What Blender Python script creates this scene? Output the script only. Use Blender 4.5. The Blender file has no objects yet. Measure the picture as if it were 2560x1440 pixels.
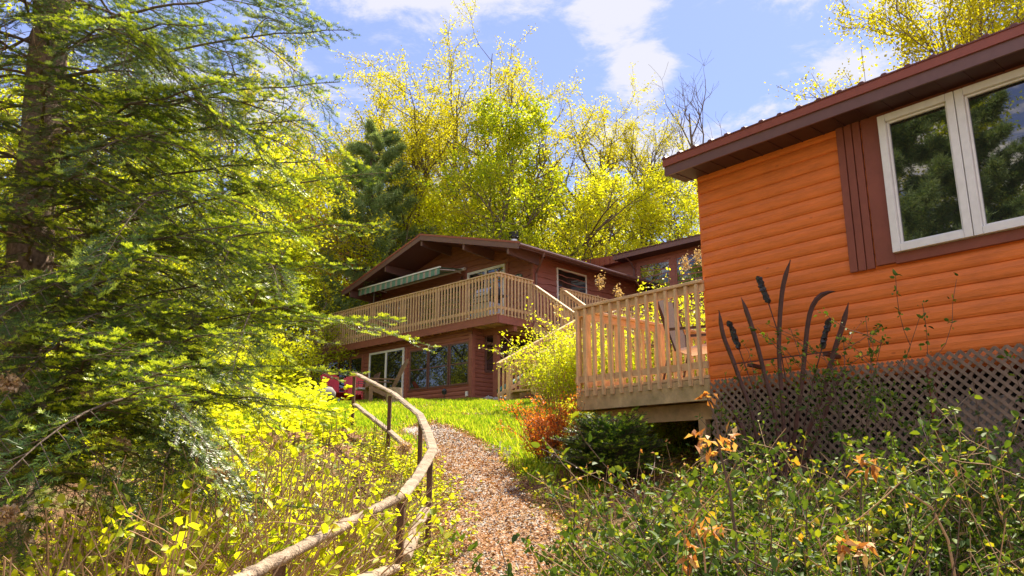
import bpy, math, random
import numpy as np
from mathutils import Vector

# ------------------------------------------------------------ camera, sky, sun, exposure
SC = bpy.context.scene
COL = SC.collection
cam_d = bpy.data.cameras.new("camera"); cam_d.lens = 27.07; cam_d.sensor_width = 36
cam_d.clip_start = .05; cam_d.clip_end = 3000
cam = bpy.data.objects.new("camera", cam_d); COL.objects.link(cam)
PITCH = math.radians(13.4)
cam.location = (0, 0, 0); cam.rotation_euler = (math.pi/2+PITCH, 0, 0)
SC.camera = cam
SC.render.resolution_x = 1024; SC.render.resolution_y = 576
SUN_AZ, SUN_EL = 30, 52            # clockwise from +Y, degrees
sd = bpy.data.lights.new("sun", 'SUN'); sd.energy = 4.5; sd.angle = math.radians(.5); sd.color = (1, .90, .72)
sun = bpy.data.objects.new("sun", sd); COL.objects.link(sun)
sv = Vector((math.sin(math.radians(SUN_AZ))*math.cos(math.radians(SUN_EL)), math.cos(math.radians(SUN_AZ))*math.cos(math.radians(SUN_EL)), math.sin(math.radians(SUN_EL))))
sun.rotation_euler = sv.to_track_quat('Z', 'Y').to_euler(); sun.location = (20, 30, 40)
SC.view_settings.view_transform = 'Standard'; SC.view_settings.look = 'None'
SC.view_settings.exposure = 1.45; SC.view_settings.gamma = 1
W = bpy.data.worlds.new("World"); SC.world = W; W.use_nodes = True
def world():
    nt = W.node_tree; n = nt.nodes; l = nt.links
    bg = n['Background']
    sky = n.new('ShaderNodeTexSky'); sky.sky_type = 'NISHITA'; sky.sun_disc = False
    sky.sun_elevation = math.radians(SUN_EL); sky.sun_rotation = math.radians(SUN_AZ)
    sky.air_density = 1.0; sky.dust_density = .2; sky.ozone_density = 2.5
    tc = n.new('ShaderNodeTexCoord'); sep = n.new('ShaderNodeSeparateXYZ'); l.new(tc.outputs['Generated'], sep.inputs[0])
    mx = n.new('ShaderNodeMath'); mx.operation = 'MAXIMUM'; l.new(sep.outputs[2], mx.inputs[0]); mx.inputs[1].default_value = .06
    dx = n.new('ShaderNodeMath'); dx.operation = 'DIVIDE'; l.new(sep.outputs[0], dx.inputs[0]); l.new(mx.outputs[0], dx.inputs[1])
    dy = n.new('ShaderNodeMath'); dy.operation = 'DIVIDE'; l.new(sep.outputs[1], dy.inputs[0]); l.new(mx.outputs[0], dy.inputs[1])
    cmb = n.new('ShaderNodeCombineXYZ'); l.new(dx.outputs[0], cmb.inputs[0]); l.new(dy.outputs[0], cmb.inputs[1])
    cmb.inputs[2].default_value = 4.3
    def math_(op, x, y=None, z=None):
        q = n.new('ShaderNodeMath'); q.operation = op
        for k, v in enumerate((x, y, z)):
            if v is None: continue
            if isinstance(v, (int, float)): q.inputs[k].default_value = v
            else: l.new(v, q.inputs[k])
        return q.outputs[0]
    b = n.new('ShaderNodeTexNoise'); b.inputs['Scale'].default_value = 4.6; b.inputs['Detail'].default_value = 11; b.inputs['Roughness'].default_value = .66; b.inputs['Distortion'].default_value = .3; l.new(cmb.outputs[0], b.inputs['Vector'])
    w_ = n.new('ShaderNodeTexNoise'); w_.inputs['Scale'].default_value = 1.1; w_.inputs['Detail'].default_value = 3; l.new(cmb.outputs[0], w_.inputs['Vector'])
    # cloud banks at real compass directions: (azimuth tangent, elevation tangent, half widths)
    ym = math_('MAXIMUM', sep.outputs[1], .05); X = math_('DIVIDE', sep.outputs[0], ym); Z = math_('DIVIDE', sep.outputs[2], ym)
    cov = None
    for cx, cz, rx, rz, amp in ((-.16, .72, .14, .10, 1), (-.02, .74, .22, .10, 1), (.14, .66, .07, .12, 1), (.18, .55, .055, .11, 1), (.17, .46, .12, .05, .9), (.33, .42, .20, .05, 1), (.52, .70, .2, .06, .9), (.50, .57, .11, .05, .9), (.50, .47, .2, .06, .8), (-.45, .5, .25, .12, .7), (.5, .2, .8, .08, .8)):
        d1 = math_('POWER', math_('ABSOLUTE', math_('DIVIDE', math_('SUBTRACT', X, cx), rx)), 2); d2 = math_('POWER', math_('ABSOLUTE', math_('DIVIDE', math_('SUBTRACT', Z, cz), rz)), 2)
        g = math_('MULTIPLY', math_('EXPONENT', math_('MULTIPLY', math_('ADD', d1, d2), -.8)), amp)
        cov = g if cov is None else math_('MAXIMUM', cov, g)
    wide = math_('MULTIPLY', w_.outputs['Fac'], .18)
    m1 = math_('ADD', math_('ADD', math_('MULTIPLY', cov, .40), b.outputs['Fac']), wide)
    back = n.new('ShaderNodeMapRange'); l.new(sep.outputs[1], back.inputs[0]); back.inputs[1].default_value = .05; back.inputs[2].default_value = -.35; back.interpolation_type = 'SMOOTHSTEP'  # extra cloud cover added behind the camera as fill light for the building fronts
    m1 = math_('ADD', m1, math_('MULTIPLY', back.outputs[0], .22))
    r = n.new('ShaderNodeMapRange'); l.new(m1, r.inputs[0]); r.inputs[1].default_value = .73; r.inputs[2].default_value = .95; r.interpolation_type = 'SMOOTHSTEP'; r.inputs[4].default_value = .92
    base = n.new('ShaderNodeMix'); base.data_type = 'RGBA'; base.inputs[0].default_value = .72; l.new(sky.outputs[0], base.inputs['A']); base.inputs['B'].default_value = (1.05, 1.24, 2.75, 1)
    mix = n.new('ShaderNodeMix'); mix.data_type = 'RGBA'; l.new(r.outputs[0], mix.inputs[0]); l.new(base.outputs['Result'], mix.inputs['A'])
    cc = n.new('ShaderNodeMix'); cc.data_type = 'RGBA'; l.new(back.outputs[0], cc.inputs[0]); cc.inputs['A'].default_value = (2.8, 2.78, 3.05, 1); cc.inputs['B'].default_value = (8.2, 7.2, 5.9, 1)  # added unseen rear clouds: brighter and warmer, to fill the fronts
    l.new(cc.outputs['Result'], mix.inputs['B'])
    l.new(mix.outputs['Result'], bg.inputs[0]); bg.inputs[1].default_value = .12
world()

# ------------------------------------------------------------ helpers
FPX = 1925.; CP, SP = math.cos(PITCH), math.sin(PITCH)
def ray(px, py):
    u, v = px-1280, py-720
    return u, FPX*CP+v*SP, FPX*SP-v*CP
def P(px, py, D):
    a, b, c = ray(px, py); return np.array((a/b*D, D, c/b*D))
YK = [-12, 0, 3.6, 5.6, 7, 9, 11, 13, 17, 20, 23, 29, 36, 60, 120, 400]
ZK = [-2.6, -1.62, -1.27, -1.02, -.74, -.25, .27, .79, 1.36, 1.72, 2.0, 2.1, 2.9, 7, 17, 40]
def sst(x, a, b):
    t = np.clip((x-a)/(b-a), 0, 1); return t*t*(3-2*t)
def zg(x, y):
    x = np.asarray(x, float); y = np.asarray(y, float)
    z = np.interp(y, YK, ZK)
    z = z + sst(x, 1.6, 7)*sst(y, 12, 18)*1.7 - sst(-x, 1.2, 7)*.45*sst(y, 26, 8)*sst(y, -6, 3)
    z = z + .035*np.sin(x*2.1+.6)*np.cos(y*1.7) + .02*np.sin(x*5.3+y*3.1)
    return z
def G(px, py):
    a, b, c = ray(px, py); a /= b; c /= b
    ys = np.arange(1.5, 60, .02); d = zg(a*ys, ys)-c*ys
    i = np.argmax(d > 0) if (d > 0).any() else len(ys)-1
    y = ys[i]; return np.array((a*y, y, c*y))
def pix(p):
    v = (FPX*SP-p[2]/p[1]*FPX*CP)/(CP+p[2]/p[1]*SP); return 1280+p[0]/p[1]*(FPX*CP+v*SP), 720+v
def nrm(v):
    v = np.asarray(v, float); return v/(np.linalg.norm(v)+1e-12)
ROOT = {}
def tag(o, label=None, cat=None, group=None, kind=None):
    if label: o['label'] = label
    if cat: o['category'] = cat
    if group: o['group'] = group
    if kind: o['kind'] = kind
    return o
def thing(name, label, cat, loc, group=None):
    o = bpy.data.objects.new(name, None); COL.objects.link(o); o.empty_display_size = .2
    o.location = [float(c) for c in loc]; ROOT[o.name] = np.array(loc, float)
    return tag(o, label, cat, group)
def rootloc(o):
    while o is not None and o.parent is not None: o = o.parent
    if o is None: return np.zeros(3)
    return ROOT.get(o.name, np.zeros(3))
def link_mesh(name, me, parent):
    o = bpy.data.objects.new(name, me); COL.objects.link(o); o.parent = parent
    return o
def fast(name, V, F, mat, parent=None, attr=None, smooth=False, local=False):
    """mesh from vertex array V and face array F (all faces the same size)"""
    V = np.ascontiguousarray(V, dtype=np.float32); F = np.ascontiguousarray(F, dtype=np.int32)
    if not local: V = (V-rootloc(parent)).astype(np.float32)
    me = bpy.data.meshes.new(name); k = F.shape[1]
    me.vertices.add(len(V)); me.vertices.foreach_set('co', V.ravel())
    me.loops.add(F.size); me.loops.foreach_set('vertex_index', F.ravel())
    me.polygons.add(len(F)); me.polygons.foreach_set('loop_start', np.arange(0, F.size, k, dtype=np.int32))
    me.update(calc_edges=True)
    if attr is not None:
        at = me.attributes.new('rnd', 'FLOAT', 'FACE'); at.data.foreach_set('value', np.asarray(attr, dtype=np.float32))
    if smooth: me.polygons.foreach_set('use_smooth', np.ones(len(F), bool))
    me.materials.append(mat)
    return link_mesh(name, me, parent)
class MB:
    def __init__(s): s.v = []; s.f = []
    def add(s, V, F):
        n = len(s.v); s.v += [tuple(float(c) for c in p) for p in V]; s.f += [tuple(i+n for i in f) for f in F]
    def box(s, c, hx, hy, hz):
        c, hx, hy, hz = (np.asarray(q, float) for q in (c, hx, hy, hz))
        V = [c+i*hx+j*hy+k*hz for i in (-1, 1) for j in (-1, 1) for k in (-1, 1)]
        F = [(0, 1, 3, 2), (4, 6, 7, 5), (0, 4, 5, 1), (2, 3, 7, 6), (0, 2, 6, 4), (1, 5, 7, 3)]
        if np.dot(np.cross(hx, hy), hz) < 0: F = [f[::-1] for f in F]
        s.add(V, F); return s
    def bar(s, p0, p1, w, h, up=(0, 0, 1)):
        p0, p1 = np.asarray(p0, float), np.asarray(p1, float); d = nrm(p1-p0)
        sd_ = nrm(np.cross(d, up)); u = np.cross(sd_, d)
        return s.box((p0+p1)/2, (p1-p0)/2, sd_*w/2, u*h/2)
    def tube(s, pts, rad, k=8, cap=True):
        pts = [np.asarray(p, float) for p in pts]; n = len(pts)
        rad = [rad]*n if np.isscalar(rad) else rad
        V = []; F = []; ref = np.array((0, 0, 1.)) if abs(nrm(pts[-1]-pts[0])[2]) < .9 else np.array((1., 0, 0))
        for i in range(n):
            d = nrm(pts[min(i+1, n-1)]-pts[max(i-1, 0)]); a = nrm(np.cross(d, ref)); b = np.cross(a, d)
            for j in range(k):
                t = 2*math.pi*j/k; V.append(pts[i]+rad[i]*(a*math.cos(t)+b*math.sin(t)))
        for i in range(n-1):
            for j in range(k):
                F.append((i*k+j, i*k+(j+1) % k, (i+1)*k+(j+1) % k, (i+1)*k+j))
        if cap: F.append(tuple(range(k))[::-1]); F.append(tuple((n-1)*k+j for j in range(k)))
        s.add(V, F); return s
    def poly(s, loop, thick):
        """flat polygon extruded by vector thick"""
        n = len(loop); L = [np.asarray(p, float) for p in loop]; t = np.asarray(thick, float)
        F = [tuple(range(n)), tuple(range(2*n-1, n-1, -1))] + [(j, n+j, n+(j+1) % n, (j+1) % n) for j in range(n)]
        s.add(L+[p+t for p in L], F); return s
    def build(s, name, mat, parent=None, smooth=False, bevel=0):
        me = bpy.data.meshes.new(name); r = rootloc(parent)
        me.from_pydata([(p[0]-r[0], p[1]-r[1], p[2]-r[2]) for p in s.v], [], s.f); me.update()
        if smooth: me.polygons.foreach_set('use_smooth', np.ones(len(me.polygons), bool))
        me.materials.append(mat); o = link_mesh(name, me, parent)
        if bevel:
            b = o.modifiers.new('bevel', 'BEVEL'); b.width = bevel; b.segments = 1; b.limit_method = 'ANGLE'
        return o
def copy_child(src, parent, loc):
    """shared-mesh copy of a part built at the origin"""
    o = src.copy(); COL.objects.link(o); o.parent = parent; o.location = [float(c) for c in (np.asarray(loc)-rootloc(parent))]
    return o

# ------------------------------------------------------------ materials
def mat_new(name):
    m = bpy.data.materials.new(name); m.use_nodes = True
    return m, m.node_tree.nodes, m.node_tree.links, m.node_tree.nodes['Principled BSDF']
def paint(name, col, rough=.55, var=.18, scale=6., bump=.15, grain=None, spec=.35, dirt=None, knots=False):
    """painted or raw board: colour variation, streaky grain, fine bump"""
    m, n, l, b = mat_new(name)
    tc = n.new('ShaderNodeTexCoord'); mp = n.new('ShaderNodeMapping'); l.new(tc.outputs['Object'], mp.inputs[0])
    mp.inputs['Scale'].default_value = grain or (1, 1, 1)
    no = n.new('ShaderNodeTexNoise'); no.inputs['Scale'].default_value = scale; no.inputs['Detail'].default_value = 6; no.inputs['Roughness'].default_value = .65; l.new(mp.outputs[0], no.inputs['Vector'])
    rp = n.new('ShaderNodeValToRGB'); l.new(no.outputs['Fac'], rp.inputs[0])
    rp.color_ramp.elements[0].position = .3; rp.color_ramp.elements[1].position = .7
    rp.color_ramp.elements[0].color = [c*(1-var) for c in col]+[1]; rp.color_ramp.elements[1].color = [min(1, c*(1+var)) for c in col]+[1]
    out = rp.outputs[0]
    if dirt:
        n2 = n.new('ShaderNodeTexNoise'); n2.inputs['Scale'].default_value = 1.7; n2.inputs['Detail'].default_value = 8; n2.inputs['Roughness'].default_value = .75; l.new(tc.outputs['Object'], n2.inputs['Vector'])
        r2 = n.new('ShaderNodeMapRange'); l.new(n2.outputs['Fac'], r2.inputs[0]); r2.inputs[1].default_value = .52; r2.inputs[2].default_value = .72; r2.inputs[4].default_value = dirt[1]
        mx = n.new('ShaderNodeMix'); mx.data_type = 'RGBA'; l.new(r2.outputs[0], mx.inputs[0]); l.new(out, mx.inputs['A']); mx.inputs['B'].default_value = list(dirt[0])+[1]; out = mx.outputs['Result']
    if knots:      # knots and fine checks of the boards
        mk = n.new('ShaderNodeMapping'); l.new(tc.outputs['Object'], mk.inputs[0]); mk.inputs['Scale'].default_value = (1, 1, 2.2)
        vk = n.new('ShaderNodeTexVoronoi'); vk.inputs['Scale'].default_value = 2.6; l.new(mk.outputs[0], vk.inputs['Vector'])
        rk = n.new('ShaderNodeMapRange'); l.new(vk.outputs['Distance'], rk.inputs[0]); rk.inputs[1].default_value = .035; rk.inputs[2].default_value = .075; rk.inputs[3].default_value = .5; rk.inputs[4].default_value = 0
        ms_ = n.new('ShaderNodeMapping'); l.new(tc.outputs['Object'], ms_.inputs[0]); ms_.inputs['Scale'].default_value = (1.2, 1.2, 60)
        ns_ = n.new('ShaderNodeTexNoise'); ns_.inputs['Scale'].default_value = 2; ns_.inputs['Detail'].default_value = 3; l.new(ms_.outputs[0], ns_.inputs['Vector'])
        rs_ = n.new('ShaderNodeMapRange'); l.new(ns_.outputs['Fac'], rs_.inputs[0]); rs_.inputs[1].default_value = .58; rs_.inputs[2].default_value = .75; rs_.inputs[4].default_value = .45
        am = n.new('ShaderNodeMath'); am.operation = 'MAXIMUM'; l.new(rk.outputs[0], am.inputs[0]); l.new(rs_.outputs[0], am.inputs[1])
        kx = n.new('ShaderNodeMix'); kx.data_type = 'RGBA'; l.new(am.outputs[0], kx.inputs[0]); l.new(out, kx.inputs['A']); kx.inputs['B'].default_value = (col[0]*.45, col[1]*.35, col[2]*.5, 1); out = kx.outputs['Result']
    l.new(out, b.inputs['Base Color']); b.inputs['Roughness'].default_value = rough; b.inputs['Specular IOR Level'].default_value = spec
    if bump:
        n3 = n.new('ShaderNodeTexNoise'); n3.inputs['Scale'].default_value = scale*6; n3.inputs['Detail'].default_value = 4; l.new(mp.outputs[0], n3.inputs['Vector'])
        bp = n.new('ShaderNodeBump'); bp.inputs['Strength'].default_value = bump; bp.inputs['Distance'].default_value = .01; l.new(n3.outputs['Fac'], bp.inputs['Height']); l.new(bp.outputs[0], b.inputs['Normal'])
    return m
def leafmat(name, stops, trans=.5, rough=.45, spec=.4, tscale=1.0, nscale=.6, nvar=.35):
    """leaf: per-leaf colour from 'rnd' plus slow clump variation, part of the light passes through"""
    m, n, l, b = mat_new(name)
    at = n.new('ShaderNodeAttribute'); at.attribute_name = 'rnd'
    tc = n.new('ShaderNodeTexCoord'); no = n.new('ShaderNodeTexNoise'); no.inputs['Scale'].default_value = nscale; no.inputs['Detail'].default_value = 3; l.new(tc.outputs['Object'], no.inputs['Vector'])
    ad = n.new('ShaderNodeMath'); ad.operation = 'MULTIPLY_ADD'; ad.inputs[1].default_value = nvar; l.new(no.outputs['Fac'], ad.inputs[0])
    l.new(at.outputs['Fac'], ad.inputs[2])
    sb = n.new('ShaderNodeMath'); sb.operation = 'SUBTRACT'; sb.inputs[1].default_value = nvar/2; l.new(ad.outputs[0], sb.inputs[0])
    rp = n.new('ShaderNodeValToRGB'); l.new(sb.outputs[0], rp.inputs[0]); cr = rp.color_ramp
    cr.elements[0].position = stops[0][0]; cr.elements[0].color = list(stops[0][1])+[1]
    cr.elements[1].position = stops[-1][0]; cr.elements[1].color = list(stops[-1][1])+[1]
    for p_, c in stops[1:-1]:
        e = cr.elements.new(p_); e.color = list(c)+[1]
    l.new(rp.outputs[0], b.inputs['Base Color']); b.inputs['Roughness'].default_value = rough; b.inputs['Specular IOR Level'].default_value = spec
    tr = n.new('ShaderNodeBsdfTranslucent')
    mt = n.new('ShaderNodeMix'); mt.data_type = 'RGBA'; mt.blend_type = 'MULTIPLY'; mt.inputs[0].default_value = 1; l.new(rp.outputs[0], mt.inputs['A']); mt.inputs['B'].default_value = (1.25*tscale, 1.15*tscale, .5*tscale, 1)
    l.new(mt.outputs['Result'], tr.inputs[0])
    ms = n.new('ShaderNodeMixShader'); ms.inputs[0].default_value = trans; l.new(b.outputs[0], ms.inputs[1]); l.new(tr.outputs[0], ms.inputs[2])
    l.new(ms.outputs[0], n['Material Output'].inputs[0]); return m
def simple(name, col, rough=.5, metal=0, spec=.5, ior=None):
    m, n, l, b = mat_new(name)
    no = n.new('ShaderNodeTexNoise'); no.inputs['Scale'].default_value = 14; no.inputs['Detail'].default_value = 5
    tc = n.new('ShaderNodeTexCoord'); l.new(tc.outputs['Object'], no.inputs['Vector'])
    rp = n.new('ShaderNodeValToRGB'); rp.color_ramp.elements[0].color = [c*.85 for c in col]+[1]; rp.color_ramp.elements[1].color = [min(1, c*1.12) for c in col]+[1]
    l.new(no.outputs['Fac'], rp.inputs[0]); l.new(rp.outputs[0], b.inputs['Base Color'])
    b.inputs['Roughness'].default_value = rough; b.inputs['Metallic'].default_value = metal; b.inputs['Specular IOR Level'].default_value = spec
    if ior: b.inputs['IOR'].default_value = ior
    return m
def glassmat(name, ior=1.9, col=(.012, .014, .012)):
    """double glazing before a dark room: mostly a slightly wavy mirror"""
    m, n, l, b = mat_new(name)
    b.inputs['Base Color'].default_value = list(col)+[1]; b.inputs['Roughness'].default_value = .015; b.inputs['IOR'].default_value = ior
    tc = n.new('ShaderNodeTexCoord'); no = n.new('ShaderNodeTexNoise'); no.inputs['Scale'].default_value = 1.3; l.new(tc.outputs['Object'], no.inputs['Vector'])
    bp = n.new('ShaderNodeBump'); bp.inputs['Strength'].default_value = .05; bp.inputs['Distance'].default_value = .02; l.new(no.outputs['Fac'], bp.inputs['Height']); l.new(bp.outputs[0], b.inputs['Normal'])
    return m
M = {}
M['orange'] = paint('orange_paint', (.70, .18, .034), .5, .16, 3, .4, (1, 1, 6), .4, ((.42, .10, .03), .35), True)
M['trim'] = paint('brown_trim_paint', (.23, .07, .045), .55, .12, 5, .2)
M['maroon'] = paint('maroon_siding_paint', (.29, .10, .07), .5, .2, 4, .25, (1, 1, 5), .45, ((.17, .065, .05), .4))
M['fascia'] = simple('brown_metal_fascia', (.17, .085, .075), .38, .2)
M['dripedge'] = simple('red_brown_metal_edge', (.28, .075, .045), .38, .15)
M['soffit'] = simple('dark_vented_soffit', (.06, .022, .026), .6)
M['roof'] = simple('maroon_ribbed_metal_roof', (.17, .06, .05), .4, .3)
M['deck'] = paint('weathered_cedar', (.62, .42, .23), .7, .28, 7, .4, (3, 3, .6), .25, ((.25, .2, .13), .5))
M['deckflat'] = paint('weathered_cedar_planks', (.60, .40, .22), .7, .25, 6, .4, None, .25, ((.25, .22, .12), .5))
M['rim'] = paint('mossy_rim_board', (.44, .32, .17), .75, .3, 5, .4, None, .2, ((.2, .2, .07), .7))
M['oldwood'] = paint('old_grey_timber', (.36, .27, .19), .8, .45, 9, .9, None, .2, ((.16, .14, .07), .8))
M['log'] = paint('split_log_with_lichen', (.40, .30, .21), .85, .5, 14, 1.4, None, .15, ((.12, .10, .05), .9))
M['postwood'] = paint('brown_stained_post', (.12, .06, .035), .7, .3, 9, .4)
M['white'] = simple('white_vinyl', (.78, .77, .76), .35)
M['glass'] = glassmat('window_glass', 2.3)
M['glass_house'] = glassmat('house_window_glass', 2.1)
M['lattice'] = paint('weathered_brown_lattice', (.20, .14, .10), .8, .3, 8, .3)
M['void'] = simple('crawl_space_shade', (.012, .01, .009), .9)
M['rust'] = paint('rusty_iron', (.075, .03, .022), .6, .35, 12, .4)
M['black'] = simple('black_metal', (.02, .02, .022), .4)
M['steel'] = simple('galvanised_steel', (.55, .55, .56), .3, .8)
M['bark'] = paint('spruce_bark', (.24, .17, .13), .9, .6, 11, 1.6, (2, 2, 1.2), .1, ((.30, .27, .22), .7))
M['barkd'] = paint('grey_brown_bark', (.16, .12, .09), .9, .35, 7, .7, (2, 2, .6), .1)
M['twig'] = paint('dry_tan_twigs', (.42, .26, .14), .8, .3, 9, 0)
M['twigd'] = paint('dark_twigs', (.11, .07, .05), .8, .3, 9, 0)
M['stone'] = paint('grey_fieldstone', (.33, .30, .27), .85, .3, 5, .6)
M['red'] = simple('red_plastic', (.50, .012, .012), .35)
M['green_pipe'] = simple('green_pipe_plastic', (.03, .16, .12), .45)
M['adirondack'] = paint('brown_chair_wood', (.22, .13, .07), .6, .3, 9, .3)
M['cushion'] = simple('pale_cloth', (.62, .56, .6), .9)
M['sling'] = simple('brown_sling_fabric', (.06, .03, .025), .7)

# ------------------------------------------------------------ ground, path, lawn sheets
def ground_material():
    m, n, l, b = mat_new('leaf_littered_soil')
    tc = n.new('ShaderNodeTexCoord')
    def noise(s, d=6, r=.6):
        q = n.new('ShaderNodeTexNoise'); q.inputs['Scale'].default_value = s; q.inputs['Detail'].default_value = d; q.inputs['Roughness'].default_value = r; l.new(tc.outputs['Object'], q.inputs['Vector']); return q
    a = noise(28, 8, .7); rp = n.new('ShaderNodeValToRGB'); l.new(a.outputs['Fac'], rp.inputs[0]); cr = rp.color_ramp
    cr.elements[0].position = .3; cr.elements[0].color = (.05, .025, .012, 1); cr.elements[1].position = .72; cr.elements[1].color = (.45, .27, .15, 1)
    e = cr.elements.new(.5); e.color = (.24, .11, .045, 1)
    g = noise(20, 5); rg = n.new('ShaderNodeValToRGB'); l.new(g.outputs['Fac'], rg.inputs[0]); rg.color_ramp.elements[0].color = (.05, .11, .008, 1); rg.color_ramp.elements[1].color = (.25, .33, .03, 1)
    k = noise(1.1, 5); mr = n.new('ShaderNodeMapRange'); l.new(k.outputs['Fac'], mr.inputs[0]); mr.inputs[1].default_value = .5; mr.inputs[2].default_value = .62
    mx = n.new('ShaderNodeMix'); mx.data_type = 'RGBA'; l.new(mr.outputs[0], mx.inputs[0]); l.new(rp.outputs[0], mx.inputs['A']); l.new(rg.outputs[0], mx.inputs['B'])
    l.new(mx.outputs['Result'], b.inputs['Base Color']); b.inputs['Roughness'].default_value = .9
    bp = n.new('ShaderNodeBump'); bp.inputs['Strength'].default_value = .6; bp.inputs['Distance'].default_value = .03; l.new(a.outputs['Fac'], bp.inputs['Height']); l.new(bp.outputs[0], b.inputs['Normal'])
    return m
def grid(xs, ys, off=0.):
    X, Y = np.meshgrid(xs, ys); V = np.stack([X, Y, zg(X, Y)+off], -1).reshape(-1, 3)
    nx, ny = len(xs), len(ys); i = np.arange(nx*ny).reshape(ny, nx)
    F = np.stack([i[:-1, :-1], i[:-1, 1:], i[1:, 1:], i[1:, :-1]], -1).reshape(-1, 4)
    return V, F
xs = np.concatenate([[-900, -500, -250, -120, -70, -45], np.arange(-32, -12, 1.), np.arange(-12, 12, .18), np.arange(12, 34, 1.), [45, 70, 120, 250, 500, 900]])
ys = np.concatenate([[-600, -250, -90, -40, -20], np.arange(-12, 2, .7), np.arange(2, 26, .18), np.arange(26, 60, 1.5), [70, 90, 120, 160, 250, 400, 900]])
V, F = grid(xs, ys)
tag(fast('ground', V, F, ground_material(), None, smooth=True), kind='structure')
pathpx_all = [(1250, 1640, 330), (1262, 1440, 345), (1262, 1350, 320), (1225, 1260, 270), (1200, 1200, 220), (1165, 1150, 170), (1130, 1112, 130), (1085, 1088, 130), (1030, 1072, 140), (960, 1060, 150), (860, 1050, 160)]
pathpx = pathpx_all[:8]+[(1050, 1076, 100)]
PATH = [(G(px, min(py, 1439)) if py < 1440 else G(px, 1439)+np.array((0., -.9, 0)), w) for px, py, w in pathpx]
PATH = [(p, w/1979*p[1]*.46) for i, (p, w) in enumerate(PATH)]
PATH.insert(0, (np.array((PATH[0][0][0]+.1, 2.5, 0)), .6))
pc = np.array([p[:2] for p, _ in PATH]); pw = np.array([w for _, w in PATH])
tt = np.linspace(0, len(pc)-1, 90); pcx = np.interp(tt, range(len(pc)), pc[:, 0]); pcy = np.interp(tt, range(len(pc)), pc[:, 1]); pww = np.interp(tt, range(len(pw)), pw)
def path_dist(x, y):
    d = np.hypot(x[:, None]-pcx[None], y[:, None]-pcy[None]); i = d.argmin(1); return d[np.arange(len(x)), i]/pww[i]
def gravel_material():
    m, n, l, b = mat_new('pine_needles_on_grey_gravel')
    tc = n.new('ShaderNodeTexCoord')
    vo = n.new('ShaderNodeTexVoronoi'); vo.inputs['Scale'].default_value = 55; l.new(tc.outputs['Object'], vo.inputs['Vector'])
    r1 = n.new('ShaderNodeValToRGB'); l.new(vo.outputs['Color'], r1.inputs[0]); r1.color_ramp.elements[0].color = (.15, .14, .12, 1); r1.color_ramp.elements[1].color = (.36, .29, .21, 1)
    n1 = n.new('ShaderNodeTexNoise'); n1.inputs['Scale'].default_value = 45; n1.inputs['Detail'].default_value = 8; l.new(tc.outputs['Object'], n1.inputs['Vector'])
    r2 = n.new('ShaderNodeValToRGB'); l.new(n1.outputs['Fac'], r2.inputs[0]); r2.color_ramp.elements[0].position = .3; r2.color_ramp.elements[0].color = (.25, .10, .04, 1); r2.color_ramp.elements[1].position = .7; r2.color_ramp.elements[1].color = (.50, .28, .12, 1)
    n2 = n.new('ShaderNodeTexNoise'); n2.inputs['Scale'].default_value = 2.2; n2.inputs['Detail'].default_value = 7; n2.inputs['Roughness'].default_value = .7; l.new(tc.outputs['Object'], n2.inputs['Vector'])
    mr = n.new('ShaderNodeMapRange'); l.new(n2.outputs['Fac'], mr.inputs[0]); mr.inputs[1].default_value = .34; mr.inputs[2].default_value = .52
    mx = n.new('ShaderNodeMix'); mx.data_type = 'RGBA'; l.new(mr.outputs[0], mx.inputs[0]); l.new(r1.outputs[0], mx.inputs['A']); l.new(r2.outputs[0], mx.inputs['B'])
    l.new(mx.outputs['Result'], b.inputs['Base Color']); b.inputs['Roughness'].default_value = .9
    bp = n.new('ShaderNodeBump'); bp.inputs['Strength'].default_value = .8; bp.inputs['Distance'].default_value = .02; l.new(vo.outputs['Distance'], bp.inputs['Height']); l.new(bp.outputs[0], b.inputs['Normal'])
    return m
rng0 = np.random.default_rng(5)
Vp = []; NS = 11
for i in range(len(pcx)):
    j0, j1 = max(i-1, 0), min(i+1, len(pcx)-1); t = nrm((pcx[j1]-pcx[j0], pcy[j1]-pcy[j0])); s_ = np.array((t[1], -t[0]))
    wl, wr = pww[i]*(1+.18*rng0.normal()), pww[i]*(1+.18*rng0.normal())
    for q in np.linspace(-1, 1, NS):
        p = np.array((pcx[i], pcy[i]))+s_*q*(wr if q > 0 else wl); Vp.append((p[0], p[1], 0))
Vp = np.array(Vp); edge = np.tile(np.abs(np.linspace(-1, 1, NS)) > .95, len(pcx))
Vp[:, 2] = zg(Vp[:, 0], Vp[:, 1])+np.where(edge, -.02, .03)
ii = np.arange(len(Vp)).reshape(-1, NS); Fp = np.stack([ii[:-1, :-1], ii[:-1, 1:], ii[1:, 1:], ii[1:, :-1]], -1).reshape(-1, 4)
tag(fast('path', Vp, Fp, gravel_material(), None, smooth=True), kind='structure')

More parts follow.
